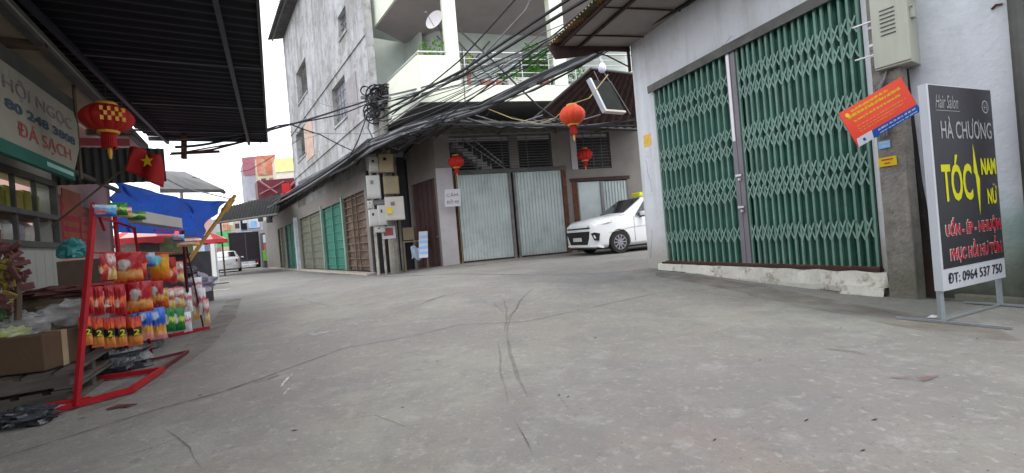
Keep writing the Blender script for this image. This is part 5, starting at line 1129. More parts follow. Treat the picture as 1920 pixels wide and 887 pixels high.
# soffit
B0, B1 = Vector((-4.03, 3.78, 3.2)), Vector((-5.55, 6.45, 3.2)); bd = (B1-B0).normalized(); Bn = B0-bd*12; Bf = B1+bd*2.75
b = MB(); b.prism([Bn, Bf, SL.p(-3.0, 3.22, 0), SL.p(14, 3.22, 0)], (0, 0, .03)); b.build('ceiling', M['cream'], shop)
b = MB(); b.obox(Bn+Vector((0, 0, -.05)), Bf-Bn, Vector((-.07, -.04, 0)), Vector((0, 0, .13))); b.build('eave_beam', M['beam_grey'], shop)
for Dk in (2.2, 4.45, 7.6):
    a = B0+bd*(Dk-3.78)/bd.y; a.z = 3.13; b = MB(); b.obox(a, -SL.n*1.6, bd*.09, Vector((0, 0, .085))); b.build('cross_beam', M['brown_beam'], shop)
# long dark beam over the sign, thin hanging rod
SP = Pl(SL.p(0, 0, .42), (.53, -1))
sr, zr = SP.px(124, 206)
b = MB(); b.pbox(SP, sr-.25, 6.5, 2.86, 3.06, -.06, .03); b.build('sign_beam', M['beam_grey'], shop)
b = MB(); b.tube([SP.p(sr-.02, 3.2, .08), SP.p(sr-.02, 2.05, .08)], .018, 6); b.build('sign_rod', M['brown_beam'], shop)
b = MB(); b.pbox(SP, sr-1.9, sr, 2.12, 2.17, -.02, .03); b.build('lower_bar', M['beam_grey'], shop)
sb = T('shop_sign', 'cream shop sign with faded purple, blue and red lettering and a green bottom strip', 'sign', SP.p(sr+1.5, 2.1, .08))
b = MB(); b.prism([SP.p(sr+.0, 2.72, .06), SP.p(sr+.10, 2.84, .06), SP.p(sr+4, 2.84, .06), SP.p(sr+4, 2.1, .06), SP.p(sr+.22, 2.1, .06), SP.p(sr+.0, 2.42, .06)], SP.n*.03); b.build('board', M['sign_cream'], sb)
b = MB(); b.pbox(SP, sr+.24, sr+4, 1.99, 2.115, .05, .10); gs = b.build('green_strip', M['sign_green'], sb)
b = MB(); b.pbox(SP, sr+.30, sr+1.0, 2.03, 2.075, .101, .103); b.build('strip_print', M['sticker_blue'] if 0 else mat('pale_teal', (.3, .5, .45), .6), gs)
fx = -SP.d
text('ĐÁ SẠCH', SP.p(sr+1.55, 2.18, .093), fx, UZ, 1.25, .20, M['red_faded'], sb, bold=.01)
text('80 248 3808', SP.p(sr+1.75, 2.42, .093), fx, UZ, 1.62, .095, M['blue_print'], sb, bold=.04)
text('HỘI NGỌC', SP.p(sr+1.75, 2.56, .093), fx, UZ, 1.55, .20, M['purple_print'], sb, bold=.0)
# corrugated hanging panel and pink strip, facing up the street
HP = Pl((-6, 6), (1, .53))
b = MB(); b.corr(HP.p(-.2, 2.08, 0), HP.p(1.22, 2.12, 0), HP.p(1.22, 2.60, 0), HP.p(-.2, 2.60, 0), 16, .012); b.build('corrugated_screen', mat('dark_green_grey_panel', (.055, .06, .055), .7, var=.2), **kw('dark corrugated screen hanging across behind the wide red lantern', 'screen'))
b = MB(); b.pbox(HP, -.1, .85, 2.62, 2.72, .02, .05); b.build('pink_strip', M['pink'], **kw('pink plastic strip above the dark corrugated panel', 'strip'))
# big dark canopy
R0 = Vector((-5.1, 9.8, 3.42)); cdv = Vector((.524, -1, 0)).normalized(); cwv = Vector((-1, -.50, 0)).normalized()
cnp = T('street_canopy', 'large dark corrugated canopy with steel purlins hanging over the left of the street', 'canopy', Vector((-5.5, 6, 3.42)))
Lc = 18.0; Wc = 2.05  # canopy lengthened unseen behind the camera to shade the left foreground
o = R0
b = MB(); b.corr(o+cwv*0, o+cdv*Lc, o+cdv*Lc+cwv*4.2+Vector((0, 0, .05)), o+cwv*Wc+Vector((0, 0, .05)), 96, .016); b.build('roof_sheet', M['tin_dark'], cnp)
def at(s, wv_): return o+cdv*s+cwv*wv_+Vector((0, 0, -.05))
for wv_ in (.32, 1.55):
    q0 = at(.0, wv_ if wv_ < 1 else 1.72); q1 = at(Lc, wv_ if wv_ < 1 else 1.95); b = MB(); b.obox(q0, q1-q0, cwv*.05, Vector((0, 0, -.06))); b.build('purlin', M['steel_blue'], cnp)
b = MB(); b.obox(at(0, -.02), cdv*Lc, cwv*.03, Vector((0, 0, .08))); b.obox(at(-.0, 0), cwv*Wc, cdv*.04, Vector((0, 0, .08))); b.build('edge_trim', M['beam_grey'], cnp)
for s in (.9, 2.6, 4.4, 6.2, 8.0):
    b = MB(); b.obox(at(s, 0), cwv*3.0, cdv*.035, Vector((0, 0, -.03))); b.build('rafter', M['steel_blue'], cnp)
b = MB(); b.tube([P(345, 252, 8.9), P(345, 298, 8.9)], .05, 4); b.tube([P(322, 288, 8.7), P(372, 286, 9.2), P(412, 284, 9.4)], .03, 5); b.tube([P(345, 288, 8.9), P(400, 280, 9.2), P(470, 262, 9.6)], .022, 5); b.tube([P(318, 290, 8.6), P(455, 266, 9.5)], .015, 5); b.build('bracket', M['rust'], cnp)
# wall rod and flag
rod0, rod1 = P(97, 424, 5.75), P(247, 304, 5.9)
b = MB(); b.tube([rod0, rod1], .014, 6); b.build('flag_rod', M['brown_beam'], **kw('thin dark rod slanting up from the shop wall to the flag', 'rod'))
fl = T('flag', 'small red flag with a yellow star hanging beneath the canopy', 'flag', P(272, 355, 5.9))
fc = [P(243, 276, 5.9), P(300, 290, 6.0), P(303, 350, 6.0), P(240, 322, 5.85)]
def ff(u, v):
    p = (fc[0]*(1-u)+fc[1]*u)*(1-v)+(fc[3]*(1-u)+fc[2]*u)*v; return p+Vector((.03*math.sin(7*u+3*v), -.05*math.sin(9*u+2*v), .02*math.sin(6*u)))
b = MB(); b.grid(ff, 14, 10); ob = b.build('cloth', M['flag_red'], fl, smooth_=True)
md = ob.modifiers.new('s', 'SOLIDIFY'); md.thickness = .004
b = MB(); c = P(276, 302, 5.82); pts = []
for k in range(10):
    a = math.pi/2+k*math.pi/5; rr = .085 if k % 2 == 0 else .035; pts.append(c+Vector((rr*math.cos(a), 0, rr*math.sin(a))))
b.prism(pts, (0, -.004, 0)); b.build('star', M['yellow'], fl)
# blue tarpaulin
tcn = [P(208, 336, 7.0), P(426, 377, 9.5), P(379, 448, 9.3), P(208, 436, 7.1)]
def tf(u, v):
    p = (tcn[0]*(1-u)+tcn[1]*u)*(1-v)+(tcn[3]*(1-u)+tcn[2]*u)*v
    vv = 1-v; fold = .20*math.sin(2.5+u*10+v*3)*(.25+.75*v)+.10*math.sin(u*23-v*6)*(.4+.6*v)+.16*mnoise.noise(Vector((u*6, v*4, 2)))*1.6
    return p+Vector((.1*math.sin(u*9+v*6), -1, 0))*fold+Vector((0, 0, -.10*math.sin(math.pi*u)*(1-v)+.12*math.sin(u*math.pi)*v*(1 if u > .5 else .3)))
b = MB(); b.grid(tf, 70, 34); tp = b.build('tarpaulin', M['tarp'], smooth_=True, **kw('creased bright blue tarpaulin stretched between the pink wall and a bamboo pole', 'tarpaulin'))
md = tp.modifiers.new('s', 'SOLIDIFY'); md.thickness = .006
b = MB(); b.tube([P(441, 366, 9.45), P(352, 492, 8.7)], .035, 8); b.tube([P(436, 373, 9.43), P(420, 396, 9.3)], .06, 8); b.build('bamboo_pole', M['bamboo'], **kw('slanting ochre bamboo pole holding the corner of the blue tarpaulin', 'pole'))
b = MB(); b.tube([P(300, 330, 8), P(345, 352, 8.6), P(428, 372, 9.5)], .014, 5); b.build('rope', M['box_white'], **kw('pale rope along the upper edge of the blue tarpaulin', 'rope'))
# parasols
def parasol(label, c, R, hgt):
    r = T('parasol', label, 'parasol', Vector((c.x, c.y, 0)), 'stall parasols behind the racks'); b = MB(); n = 32
    vs = [c+Vector((0, 0, hgt))]; fs = []
    for i in range(1, 6):
        for k in range(n):
            a = 2*math.pi*k/n; rr = R*i/5*(1-.04*abs(math.sin(a*4))); vs.append(c+Vector((rr*math.cos(a), rr*math.sin(a), hgt*(1-(i/5)**1.4))))
    for k in range(n): vs.append(c+Vector((R*math.cos(2*math.pi*k/n)*.99, R*math.sin(2*math.pi*k/n)*.99, -.12-.03*(k % 4 == 0))))
    for k in range(n): fs.append((0, 1+k, 1+(k+1) % n)); b.m.append((k//4) % 2)
    for i in range(5):
        for k in range(n):
            fs.append((1+i*n+k, 1+i*n+(k+1) % n, 1+(i+1)*n+(k+1) % n, 1+(i+1)*n+k)); b.m.append((k//4) % 2 if i < 4 else 1)
    b.v = vs; b.f = fs; b.build('canopy', [M['parasol_white'], M['parasol_red']], r, smooth_=True)
    b = MB(); b.tube([Vector((c.x, c.y, 0)), c+Vector((0, 0, hgt+.04))], .02, 6); b.build('pole', M['steel_leg'], r)
M['parasol_white'] = mat('parasol_pale_pink', (.72, .42, .40), .7, bump=0); M['parasol_red'] = mat('parasol_red', (.58, .06, .07), .7, bump=0)
parasol('faded red and pale parasol seen through the top of the snack rack', P(284, 447, 10.0), .82, .30)
parasol('small red parasol just left of the silver car', P(392, 450, 15.5), .55, .25)
# clutter behind racks
def clut(name, label, cat, x0, y0, x1, y1, D, dep, mt, bev=.01, ground=False):
    a, e = P(x0, y1, D), P(x1, y1, D); zt_ = P((x0+x1)/2, y0, D).z; zb_ = 0.0 if ground else P((x0+x1)/2, y1, D).z; b = MB(); b.obox(Vector((a.x, D, zb_)), Vector((e.x-a.x, .15*(e.x-a.x), 0)), Vector((-.1*dep, dep, 0)), Vector((0, 0, zt_-zb_)))
    return b.build(name, mt, bevel=bev, **kw(label, cat))
clut('market_table', 'low table with a dark front beneath the faded parasol', 'table', 215, 478, 345, 520, 9.6, .8, M['dark_interior'], ground=True)
clut('foam_box', 'white foam box on the table under the parasol', 'box', 216, 456, 254, 478, 9.5, .4, M['box_white'])
clut('goods_crate', 'dark crate on the parasol table beside the foam box', 'crate', 258, 452, 296, 478, 9.5, .4, M['beam_grey'])
clut('goods_crate', 'olive crate at the right end of the parasol table', 'crate', 300, 444, 338, 478, 9.5, .4, mat('olive_crate', (.14, .17, .08), .7, var=.4, scale=9))
clut('cardboard_carton', 'large worn cardboard carton standing against the pink wall', 'carton', 112, 487, 190, 580, 5.0, .5, M['cardboard_dark'], ground=True)
clut('cardboard_carton', 'upper carton stacked against the pink wall below the teal bag', 'carton', 116, 466+22, 170, 489, 5.05, .4, M['cardboard']) if 0 else None
def blob(name, label, cat, c, rx, ry, rz, mt, amp=.25, fr_=3., seed=0, n=22, group=None, flatten=True):
    b = MB(); vs = []; rings = n//2
    def f(u, v):
        th = 2*math.pi*u; ph = math.pi*v; d_ = Vector((math.sin(ph)*math.cos(th), math.sin(ph)*math.sin(th), math.cos(ph)))
        k = 1+amp*mnoise.noise(d_*fr_+Vector((seed, seed*2, 0)))+amp*.5*mnoise.noise(d_*fr_*3+Vector((seed, 0, 5)))
        p = Vector((d_.x*rx*k, d_.y*ry*k, d_.z*rz*k)); p.z = max(p.z, -rz*.7) if flatten else p.z; return c+p+Vector((0, 0, rz*.7))
    b.grid(f, n, n); return b.build(name, mt, smooth_=True, **kw(label, cat, group))
blob('teal_bag', 'crumpled teal plastic bag on the cardboard carton by the pink wall', 'bag', P(138, 484, 5.2), .12, .12, .12, M['teal_bag'], .5, 3, 1)
# low stack of pallets, box and bags at the far left
def pallet(z, c, rot, label, mt):
    r = T('pallet', label, 'pallet', c+Vector((0, 0, z)), 'stacked low wooden pallets'); u = Vector((math.cos(rot), math.sin(rot), 0)); v = Vector((-u.y, u.x, 0)); q_ = c+Vector((0, 0, z))
    for nm, items in (('deck_board', [(q_+v*(-.46+.155*k)+Vector((0, 0, .11)), u*.55, v*.055, .010) for k in range(7)]), ('bottom_board', [(q_+v*(-.45+.45*k)+Vector((0, 0, .012)), u*.55, v*.05, .010) for k in range(3)]), ('bearer', [(q_+u*(-.5+.5*k)+Vector((0, 0, .06)), u*.045, v*.48, .04) for k in range(3)])):
        b = MB()
        for cc_, a1_, a2_, hz in items: b.cbox(cc_, a1_, a2_, Vector((0, 0, hz)))
        b.build(nm, mt, r)
pc = Vector((-3.80, 3.35, 0)); rt = math.radians(118)
pallet(.0, pc, rt, 'dark wooden pallet lying on the ground, lowest of the stack', M['wood_grey'])
pallet(.125, pc+Vector((.02, -.02, 0)), rt+.03, 'grey wooden pallet on top of the stack under the cardboard box', M['wood_grey'])
def gbox(name, label, cat, c, rot, lx, ly, hz, mt, tape=None, bev=.008):
    u = Vector((math.cos(rot), math.sin(rot), 0)); v = Vector((-u.y, u.x, 0)); b = MB(); b.cbox(c+Vector((0, 0, hz/2)), u*lx/2, v*ly/2, Vector((0, 0, hz/2))); ob = b.build(name, mt, bevel=bev, **kw(label, cat))
    if tape: b = MB(); b.cbox(c+Vector((0, 0, hz/2)), u*(lx/2+.002), v*.025, Vector((0, 0, hz/2+.002))); b.build('tape', tape, ob)
    return ob
gbox('cardboard_box', 'open brown cardboard box on the pallets below the plastic bags', 'box', Vector((-3.52, 3.22, .255)), math.radians(10), .50, .36, .25, M['cardboard'], mat('box_tape', (.38, .28, .18), .4))
gbox('cardboard_box', 'darker cardboard box standing at the very edge left of the brown box', 'box', Vector((-4.0, 3.25, .255)), math.radians(4), .5, .4, .3, M['cardboard_dark'])
gbox('goods_table', 'low grey bench edge behind the pallets and boxes', 'bench', Vector((-4.1, 4.0, .0)), math.radians(118), 2.0, .6, .58, M['wood_grey'])
blob('plastic_bag', 'clear plastic bag with green leaves on the brown cardboard box', 'bag', Vector((-3.52, 3.22, .49)), .16, .14, .09, M['plastic_clear'], .5, 2.6, 3)
blob('green_vegetables', 'few green leaves inside the clear bag on the cardboard box', 'vegetables', Vector((-3.52, 3.16, .49)), .09, .08, .045, M['leaf_yellow'], .5, 3, 4)
blob('plastic_bag', 'greyish clear plastic bag beside the red rack post', 'bag', Vector((-3.38, 3.45, .52)), .20, .17, .10, M['plastic_clear'], .5, 2.6, 8)
blob('folded_cloth', 'dusty rose cloth pile lying on the bench behind the plastic bags', 'cloth', Vector((-3.75, 3.75, .72)), .34, .22, .05, M['pink_meat'], .5, 4, 5)
blob('sack', 'brown full sack under the rose cloth on the bench', 'sack', Vector((-3.8, 3.8, .56)), .34, .25, .13, M['cardboard_dark'], .3, 2, 6)
blob('plastic_sheet', 'crumpled shiny dark plastic film on the ground at the foot of the red rack', 'plastic sheet', Vector((-3.12, 2.82, .0)), .17, .12, .055, M['plastic_black'], .6, 3.2, 7)
blob('black_sack', 'black sack on the ground between the pallets and the racks', 'sack', Vector((-3.75, 4.1, .0)), .35, .3, .18, M['plastic_black'], .4, 2.5, 9)
blob('black_sack', 'black sack on the ground behind the second rack', 'sack', Vector((-4.3, 5.0, .0)), .3, .3, .2, M['plastic_black'], .4, 2.5, 10)
blob('white_cup', 'small white packet lying between the dark sacks', 'packet', Vector((-3.42, 3.95, .3)), .04, .04, .03, M['box_white'], .2, 2.5, 10)
# hanging bunch of goods at the left edge
random.seed(9)
hb = T('hanging_goods', 'bunch of dusty rose and yellow packets hanging at the left edge above the boxes', 'goods', P(12, 600, 3.1))
for nm, mt, n, xr, yr in (('rose_packet', M['pink_meat'], 110, (-18, 52), (455, 590)), ('yellow_packet', mat('dull_yellow', (.22, .17, .03), .6, var=.3), 40, (-18, 22), (490, 570)), ('green_packet', mat('dull_green', (.05, .10, .04), .6), 14, (-18, 10), (555, 600))):
    b = MB()
    for k in range(n):
        x, y = random.uniform(*xr), random.uniform(*yr)
        if x > 20 and y > 540: continue
        if nm == 'rose_packet' and x > 30 and y < 480: x -= 20
        c = P(x, y, 3.0+random.uniform(-.08, .12)); d_ = Vector((random.uniform(-1, 1), random.uniform(-.6, .6), random.uniform(-.6, .6))).normalized(); e_ = d_.cross(Vector((.2, 1, .1))).normalized()
        b.cbox(c, d_*random.uniform(.015, .05), e_*random.uniform(.010, .022), d_.cross(e_)*.006)
    b.build(nm, mt, hb, kind='stuff', bevel=.004)
b = MB(); b.tube([P(-5, 600, 3.1), P(-2, 430, 3.1)], .012, 6); b.tube([P(34, 600, 3.12), P(34, 520, 3.12)], .02, 6); b.build('pole', M['brown_beam'], hb)
# ---------------------------------------------------------------- snack racks
RA, RB = Vector((-2.98, 3.02, 0)), Vector((-3.42, 3.95, 0)); RC, RD = Vector((-3.50, 4.15, 0)), Vector((-4.22, 5.85, 0))
RP0 = Pl(RA, RD-RA)
rk = T('snack_rack', 'nearest red steel snack rack with a tall slanting post beside the cardboard box', 'display rack', Vector((-3.25, 3.6, 0)), 'red display racks hung with snacks')
rk2 = T('snack_rack', 'second red snack rack standing behind the first towards the alley', 'display rack', Vector((-3.85, 5.0, 0)), 'red display racks hung with snacks')
def part(nm, r, mt, pts, rad, n=4): b = MB(); b.tube(pts, rad, n); return b.build(nm, mt, r)
p1b, p1t = Vector((-2.99, 3.02, .02)), P(177, 381, 3.27)
p2b, p2t = G(285, 668, .02), P(252, 428, 3.95)
p3b, p3t = G(246, 694, .02), P(214, 398, 3.8)
p4b, p4t = G(357, 624, .02), P(343, 432, 5.5)
part('post', rk, M['red_metal'], [p1b, p1t], .021); part('post', rk, M['red_metal'], [p2b, p2t], .014); part('post', rk, M['red_metal'], [p3b, p3t], .016)
part('brace', rk, M['red_metal'], [p1t, P(196, 432, 3.45)], .012); part('top_bar', rk, M['red_metal'], [p1t+Vector((0, 0, -.09)), p3t+Vector((0, 0, -.08)), p2t], .011)
part('top_bar', rk, M['red_metal'], [p1t+Vector((0, 0, -.02)), p3t], .011)
part('post', rk2, M['dark_red'], [p4b, p4t], .018); part('post', rk2, M['dark_red'], [G(283, 664, .02), P(262, 520, 4.5)], .014)
part('post', rk2, M['dark_red'], [G(382, 618, .02), p4t], .012)
for (xa, ya, xb, yb) in ((186, 474, 345, 474), (160, 534, 345, 526), (155, 592, 345, 576)):
    s0_, z0_ = RP0.px(xa, ya, .0); s1_, z1_ = RP0.px(xb, yb, .0)
    m_ = (z0_+z1_)/2; a_ = RP0.p(s0_, z0_, .0); e_ = RP0.p(s1_, z1_, .0); mid_ = a_.lerp(e_, .55)
    part('rail', rk, M['red_metal'], [p1b.lerp(p1t, min(1, max(0, z0_/1.4))), a_, mid_], .008, 5); part('rail', rk2, M['red_metal'], [mid_, e_, p4b.lerp(p4t, max(0, min(1, z1_/1.3)))], .008, 5)
part('bent_foot', rk, M['red_metal'], [Vector((-3.08, 2.93, .028)), Vector((-2.84, 3.28, .028)), Vector((-3.06, 3.86, .028)), Vector((-3.47, 3.72, .028))], .027)
part('foot_brace', rk, M['red_metal'], [Vector((-3.10, 2.92, .0)), Vector((-3.10, 2.92, .07)), Vector((-2.97, 3.1, .045))], .016)
part('bent_foot', rk2, M['dark_red'], [Vector((-3.10, 3.92, .022)), Vector((-3.36, 4.58, .022)), Vector((-3.62, 4.14, .022))], .018)
part('foot', rk2, M['red_metal'], [G(318, 633, .024), G(392, 617, .024)], .028)
part('top_bar', rk2, M['red_metal'], [P(290, 432, 4.6), p4t], .011)
RP = Pl(RA, RD-RA)
def bagmat(name, cols, patch, pcol, noise_amt=.10, stripe=None):
    m = bpy.data.materials.new(name); m.use_nodes = True; nt = m.node_tree; N = nt.nodes; Lk = nt.links; bs = N['Principled BSDF']; bs.inputs['Roughness'].default_value = .36; bs.inputs['Specular IOR Level'].default_value = .35
    tc = N.new('ShaderNodeTexCoord'); sp = N.new('ShaderNodeSeparateXYZ'); Lk.new(tc.outputs['Generated'], sp.inputs[0])
    nz = N.new('ShaderNodeTexNoise'); nz.inputs['Scale'].default_value = 5; nz.inputs['Detail'].default_value = 4; Lk.new(tc.outputs['Generated'], nz.inputs[0])
    ma = N.new('ShaderNodeMath'); ma.operation = 'MULTIPLY_ADD'; Lk.new(nz.outputs[0], ma.inputs[0]); ma.inputs[1].default_value = noise_amt*4; Lk.new(sp.outputs[2], ma.inputs[2])
    sb_ = N.new('ShaderNodeMath'); sb_.operation = 'SUBTRACT'; Lk.new(ma.outputs[0], sb_.inputs[0]); sb_.inputs[1].default_value = noise_amt*2
    cr = N.new('ShaderNodeValToRGB'); cr.color_ramp.interpolation = 'EASE'
    while len(cr.color_ramp.elements) < len(cols): cr.color_ramp.elements.new(.5)
    for el, (p, c) in zip(cr.color_ramp.elements, cols): el.position = p; el.color = (*c, 1)
    Lk.new(sb_.outputs[0], cr.inputs[0]); col = cr.outputs[0]
    if patch:
        cx, cz, rx, rz = patch
        mp = N.new('ShaderNodeMapping'); mp.inputs['Location'].default_value = (-cx/rx, -.0, -cz/rz); mp.inputs['Scale'].default_value = (1/rx, 0, 1/rz); Lk.new(tc.outputs['Generated'], mp.inputs[0])
        ln = N.new('ShaderNodeVectorMath'); ln.operation = 'LENGTH'; Lk.new(mp.outputs[0], ln.inputs[0])
        n2 = N.new('ShaderNodeTexNoise'); n2.inputs['Scale'].default_value = 4.5; n2.inputs['Detail'].default_value = 5; Lk.new(tc.outputs['Generated'], n2.inputs[0])
        a2 = N.new('ShaderNodeMath'); a2.operation = 'MULTIPLY_ADD'; Lk.new(n2.outputs[0], a2.inputs[0]); a2.inputs[1].default_value = 1.3; Lk.new(ln.outputs['Value'], a2.inputs[2])
        mr = N.new('ShaderNodeMapRange'); mr.inputs[1].default_value = 1.85; mr.inputs[2].default_value = 1.5; Lk.new(a2.outputs[0], mr.inputs[0])
        mx_ = N.new('ShaderNodeMixRGB'); Lk.new(mr.outputs[0], mx_.inputs[0]); Lk.new(col, mx_.inputs[1]); mx_.inputs[2].default_value = (*pcol, 1); col = mx_.outputs[0]
    Lk.new(col, bs.inputs['Base Color'])
    bp = N.new('ShaderNodeBump'); bp.inputs['Strength'].default_value = .5; bp.inputs['Distance'].default_value = .01; n3 = N.new('ShaderNodeTexNoise'); n3.inputs['Scale'].default_value = 7; Lk.new(tc.outputs['Generated'], n3.inputs[0]); Lk.new(n3.outputs[0], bp.inputs['Height']); Lk.new(bp.outputs[0], bs.inputs['Normal'])
    return m
rd, og, yl, wt, bl, gn, bk = (.34, .006, .012), (.55, .09, .010), (.6, .30, .010), (.46, .40, .38), (.01, .06, .36), (.015, .17, .03), (.015, .01, .01)
BM = {
 'redwhite': (bagmat('bag_red_white', [(0, rd), (.12, (.6, .16, .03)), (.32, (.62, .32, .1)), (.45, rd), (.85, rd), (1, (.5, .05, .05))], (.52, .60, .25, .17), wt), 'red bag with a white centre and orange foot'),
 'red': (bagmat('bag_red', [(0, (.3, .01, .02)), (.2, rd), (.55, (.8, .18, .08)), (.62, rd), (1, rd)], (.5, .4, .25, .12), (.85, .55, .4)), 'slim glossy red bag'),
 'orange2': (bagmat('bag_orange_black', [(0, (.60, .15, .05)), (.3, (.62, .26, .05)), (.40, bk), (.60, bk), (.68, (.62, .09, .015)), (1, (.38, .01, .015))], None, wt, .05), 'orange bag with black band and yellow figure'),
 'orange': (bagmat('bag_orange_yellow', [(0, rd), (.15, og), (.6, yl), (.8, yl), (1, og)], (.5, .78, .3, .14), (.2, .6, .65)), 'yellow-orange bag with pale blue patch'),
 'blue': (bagmat('bag_blue', [(0, (.75, .25, .25)), (.2, (.80, .35, .2)), (.35, yl), (.5, bl), (1, (.08, .22, .7))], (.5, .75, .3, .12), (.5, .6, .85)), 'blue bag with an orange foot'),
 'green': (bagmat('bag_green', [(0, (.02, .12, .04)), (.3, gn), (.5, (.55, .62, .1)), (.65, gn), (1, (.02, .2, .05))], (.5, .55, .25, .2), (.62, .7, .6)), 'green bag with a pale patch'),
 'mixed': (bagmat('bag_mixed', [(0, (.55, .3, .1)), (.3, (.7, .55, .2)), (.5, (.4, .05, .07)), (.75, (.68, .62, .55)), (1, (.5, .05, .08))], (.5, .35, .3, .15), (.75, .7, .6)), 'maroon and cream bag'),
 'white': (bagmat('bag_white', [(0, (.6, .55, .55)), (.4, (.68, .65, .68)), (.6, (.5, .1, .15)), (.7, (.66, .64, .68)), (1, (.7, .68, .72))], None, wt), 'whitish strip of small packets'),
 'blueteal': (bagmat('bag_blue_teal', [(0, (.05, .1, .4)), (.5, (.1, .35, .6)), (1, (.5, .6, .7))], (.5, .4, .3, .2), (.7, .2, .2)), 'blue and teal packet')}
def bag(kind, x, y0, y1, wpx, yaw=0, off=.05, label='', group=None, D=None, lie=False, two=False, roll=0.):
    mt, ds = BM[kind]
    if D is None: s, z = RP.px(x, y0, off); top = RP.p(s, z, off)
    else: top = P(x, y0, D)
    D_ = top.y; hh = (y1-y0)/FPX*D_; ww = wpx/FPX*D_*.86; th = .045+ww*.24
    fwd = Vector((-top.x, -top.y, 0)).normalized(); q_ = Matrix.Rotation(yaw, 3, 'Z') @ fwd; u = Vector((-q_.y, q_.x, 0)); n = q_; up = (Vector((0, 0, 1))+u*roll).normalized()
    if u.x < 0: u = -u
    b = MB(); nu, nv = 14, 16; sd_ = random.random()*50
    def f(sg):
        def g(a, c):
            e1 = min(1, min(a, 1-a)*5); e2 = min(1, min(c, 1-c)*6); puff = (math.sin(math.pi*a)**.6)*(math.sin(math.pi*min(1, max(0, (c-.05)/.9)))**.5 if .05 < c < .95 else 0)
            w_ = 1-.05*math.sin(math.pi*c)**1; k = mnoise.noise(Vector((a*5, c*5, sd_)))*.016+mnoise.noise(Vector((a*13, c*9, sd_)))*.006
            return top - up*hh*(1-c) + u*ww*(a-.5)*w_ + n*sg*(th*.5*puff+k*puff)
        return g
    b.grid(f(1), nu, nv); b.grid(lambda a, c: f(-1)(1-a, c), nu, nv)
    ob = b.build('snack_bag', mt, smooth_=True, **kw(label or ds, 'snack bag', group or 'snack bags hung on the red racks'))
    if two: text('2', top-up*hh*.62-u*ww*.10+n*(th*.5+.004), u, up, ww*.42, hh*.20, M['lime'], ob, name='mark', depth=.002, bold=.03)
    return ob
ordn = ['first', 'second', 'third', 'fourth', 'fifth', 'sixth', 'seventh', 'eighth', 'ninth', 'tenth', 'eleventh', 'twelfth', 'thirteenth', 'fourteenth', 'fifteenth']
rows = {
 'top row': [('red', 192, 478, 526, 16, .9, 0), ('mixed', 206, 474, 524, 20, .5, .03), ('redwhite', 238, 473, 530, 50, 0, .06), ('red', 262, 476, 524, 24, .6, .02), ('blueteal', 276, 474, 500, 26, .2, 0), ('orange', 297, 476, 530, 36, .1, .06), ('red', 322, 482, 532, 18, .9, .02), ('mixed', 334, 490, 528, 18, .4, .0)],
 'middle row': [('red', 163, 538, 590, 19, .3, .02), ('red', 183, 537, 590, 17, .35, .03), ('red', 203, 535, 590, 17, .35, .03), ('red', 223, 533, 591, 21, .3, .04), ('redwhite', 259, 528, 586, 46, 0, .08), ('redwhite', 292, 527, 570, 26, .3, .03), ('orange', 306, 540, 578, 18, .5, .02), ('mixed', 318, 540, 580, 18, .5, .04), ('mixed', 333, 538, 576, 22, .2, .03), ('white', 350, 540, 585, 18, .4, .0)],
 'bottom row': [('orange2', 158, 594, 648, 22, .1, .03), ('orange2', 180, 595, 651, 21, .1, .03), ('orange2', 202, 596, 652, 20, .1, .03), ('orange2', 223, 594, 650, 22, .1, .05), ('orange2', 250, 594, 648, 26, .15, .06), ('blue', 270, 580, 636, 26, .2, .04), ('blue', 293, 577, 636, 30, .1, .07), ('green', 315, 578, 622, 22, .3, .03), ('green', 333, 577, 620, 24, .2, .04), ('white', 350, 585, 622, 16, .4, .02)]}
rows['back layer'] = [('red', 200, 484, 528, 26, .7, -.06), ('orange', 225, 482, 528, 24, .4, -.06), ('blueteal', 285, 486, 522, 22, .4, -.05), ('red', 173, 545, 588, 20, .8, -.05), ('mixed', 193, 545, 588, 20, .7, -.05), ('red', 213, 545, 586, 20, .8, -.05), ('orange', 236, 544, 590, 22, .5, -.04), ('red', 282, 540, 580, 24, .4, -.04), ('blue', 172, 604, 644, 20, .5, -.06), ('red', 214, 602, 646, 22, .6, -.05), ('orange', 237, 602, 648, 20, .5, -.04), ('blue', 258, 586, 640, 24, .3, -.04), ('blue', 282, 584, 634, 24, .5, -.02), ('green', 325, 586, 620, 22, .5, -.03)]
for rn, lst in rows.items():
    for i, (k, x, y0, y1, wp, yw, of) in enumerate(lst):
        bag(k, x, y0, y1, wp, yw+random.uniform(-.1, .1), of, f'{BM[k][1]}, {ordn[i]} from left, rack {rn}', two=(k == 'orange2'))
for i, (k, x, y0, y1, wp) in enumerate([('mixed', 364, 545, 600, 13), ('white', 377, 540, 590, 16), ('mixed', 385, 560, 606, 12), ('white', 368, 520, 548, 20)]):
    bag(k, x, y0, y1, wp, .3, 0, f'{["small maroon packet strip", "pale packet strip", "short maroon packet strip", "wide pale packet"][i]} beyond the last red post of the racks', D=6.0)
for i, (k, x, y0, y1, wp, D) in enumerate([('green', 220, 380, 404, 34, 3.45), ('blueteal', 196, 384, 406, 40, 3.3), ('green', 256, 396, 412, 32, 3.8), ('mixed', 233, 388, 408, 26, 3.6)]):
    bag(k, x, y0, y1, wp, .2, 0, f'{["green and white packet", "blue printed packet", "yellow-green packet", "maroon packet"][i]} lying on the top tray of the nearest rack', D=D, group='packets on top of the nearest rack')
bag('mixed', 352, 446, 462, 42, .1, 0, 'red and white packet on the top of the second rack', D=5.4, group='packets on top of the second rack')
bag('blueteal', 334, 440, 452, 22, .1, 0, 'blue packet on the top of the second rack', D=5.3, group='packets on top of the second rack')
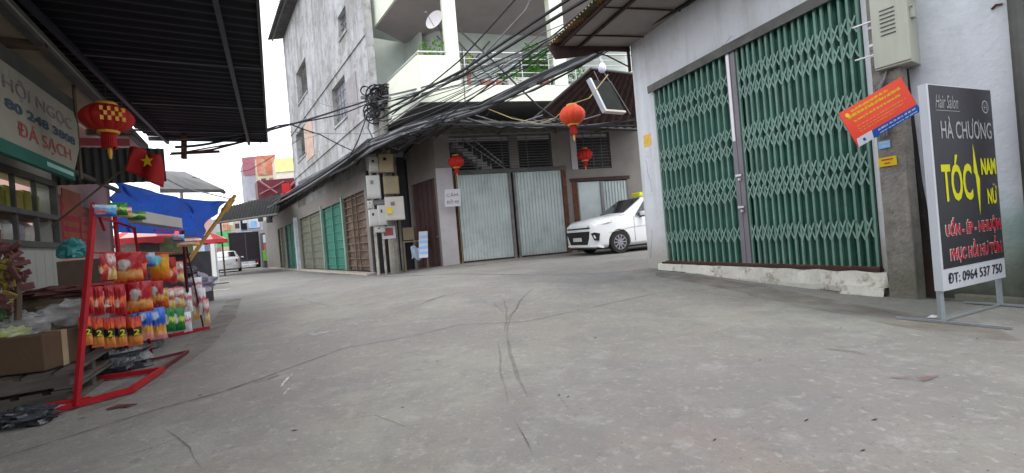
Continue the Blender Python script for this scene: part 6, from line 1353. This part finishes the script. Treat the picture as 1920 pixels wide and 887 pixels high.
a, e = P(267, 417, 3.85), P(343, 428, 4.55); u = (e-a).normalized(); b = MB(); b.obox(a, e-a, Vector((-.09, -.04, 0)), Vector((0, 0, .10))); lb_ = b.build('long_carton', mat('white_carton', (.36, .34, .34), .7, var=.1), bevel=.004, **kw('long whitish carton lying on the top tray of the red rack', 'carton'))
blob('lavender_bag', 'bundle of lavender cloth and bags behind the last rack post', 'bundle', P(372, 548, 6.9), .2, .25, .16, M['lav_bag'], .5, 3, 12)
blob('dark_umbrella', 'folded dark cloth on top of the lavender bundle', 'cloth', P(352, 522, 7.0), .14, .2, .10, M['plastic_black'], .5, 3, 13)
b = MB(); p = G(415, 532); b.lathe(p, [(.28, 0), (.26, .03), (.0, .04)], 14); b.build('rubber_mat', M['dark_rust'], **kw('flat dark brown scrap on the street edge below the silver car', 'scrap'))
b = MB(); p = G(405, 545); b.grid(lambda a_, c_: p+Vector(((a_-.5)*.8, (c_-.5)*.25, .012+.02*abs(mnoise.noise(Vector((a_*5, c_*5, 0)))))), 12, 6); b.build('flat_cardboard', M['box_beige'], **kw('flattened pale cardboard at the edge of the alley', 'cardboard'))
# litter on the street
random.seed(31)
for (x, y, s) in ((552, 808, .035), (755, 765, .018), (1512, 789, .03), (1340, 826, .03), (1618, 846, .022), (1640, 788, .028), (1576, 616, .02), (1832, 636, .03), (1116, 634, .03), (730, 725, .018), (820, 678, .02), (1085, 575, .02), (1425, 676, .02), (1065, 745, .022), (1048, 742, .02), (560, 655, .02), (375, 742, .025), (235, 765, .05), (155, 785, .05)):
    s *= .38; p = G(x, y); b = MB(); a = random.uniform(0, 3); d1 = Vector((math.cos(a)*.3+.8, math.sin(a)*.5, 0))*s; d2 = Vector((-d1.y, d1.x, 0))*.45
    b.add([p-d1*1.5+Vector((0, 0, .003)), p-d2*.8+Vector((0, 0, .003)), p+d1*1.6+Vector((0, 0, .005)), p+d2+Vector((0, 0, .003)), p+Vector((0, 0, .007))], [(0, 1, 4), (1, 2, 4), (2, 3, 4), (3, 0, 4)]); b.build('dead_leaf', M['litter'], **kw('small dark curled leaf or scrap lying on the concrete street', 'leaf', 'scraps of litter scattered on the street'))
for (x, y, s) in ((1748, 596, .045),):
    p = G(x, y); b = MB(); b.add([p+Vector((-s, 0, .006)), p+Vector((0, -s*.6, .006)), p+Vector((s, 0, .01)), p+Vector((0, s*.6, .006)), p+Vector((0, 0, .025))], [(0, 1, 4), (1, 2, 4), (2, 3, 4), (3, 0, 4)]); b.build('paper_scrap', M['sign_white'], **kw('small white paper scrap on the street by the hair salon sign foot', 'paper scrap'))
p = G(225, 766); b = MB(); b.tube([p+Vector((-.07, -.02, .008)), p+Vector((-.02, .01, .012)), p+Vector((.08, .04, .008))], [.006, .014, .004], 5); b.build('red_scrap', M['pink_meat'], **kw('crumpled red wrapper on the ground in front of the rack foot', 'wrapper'))
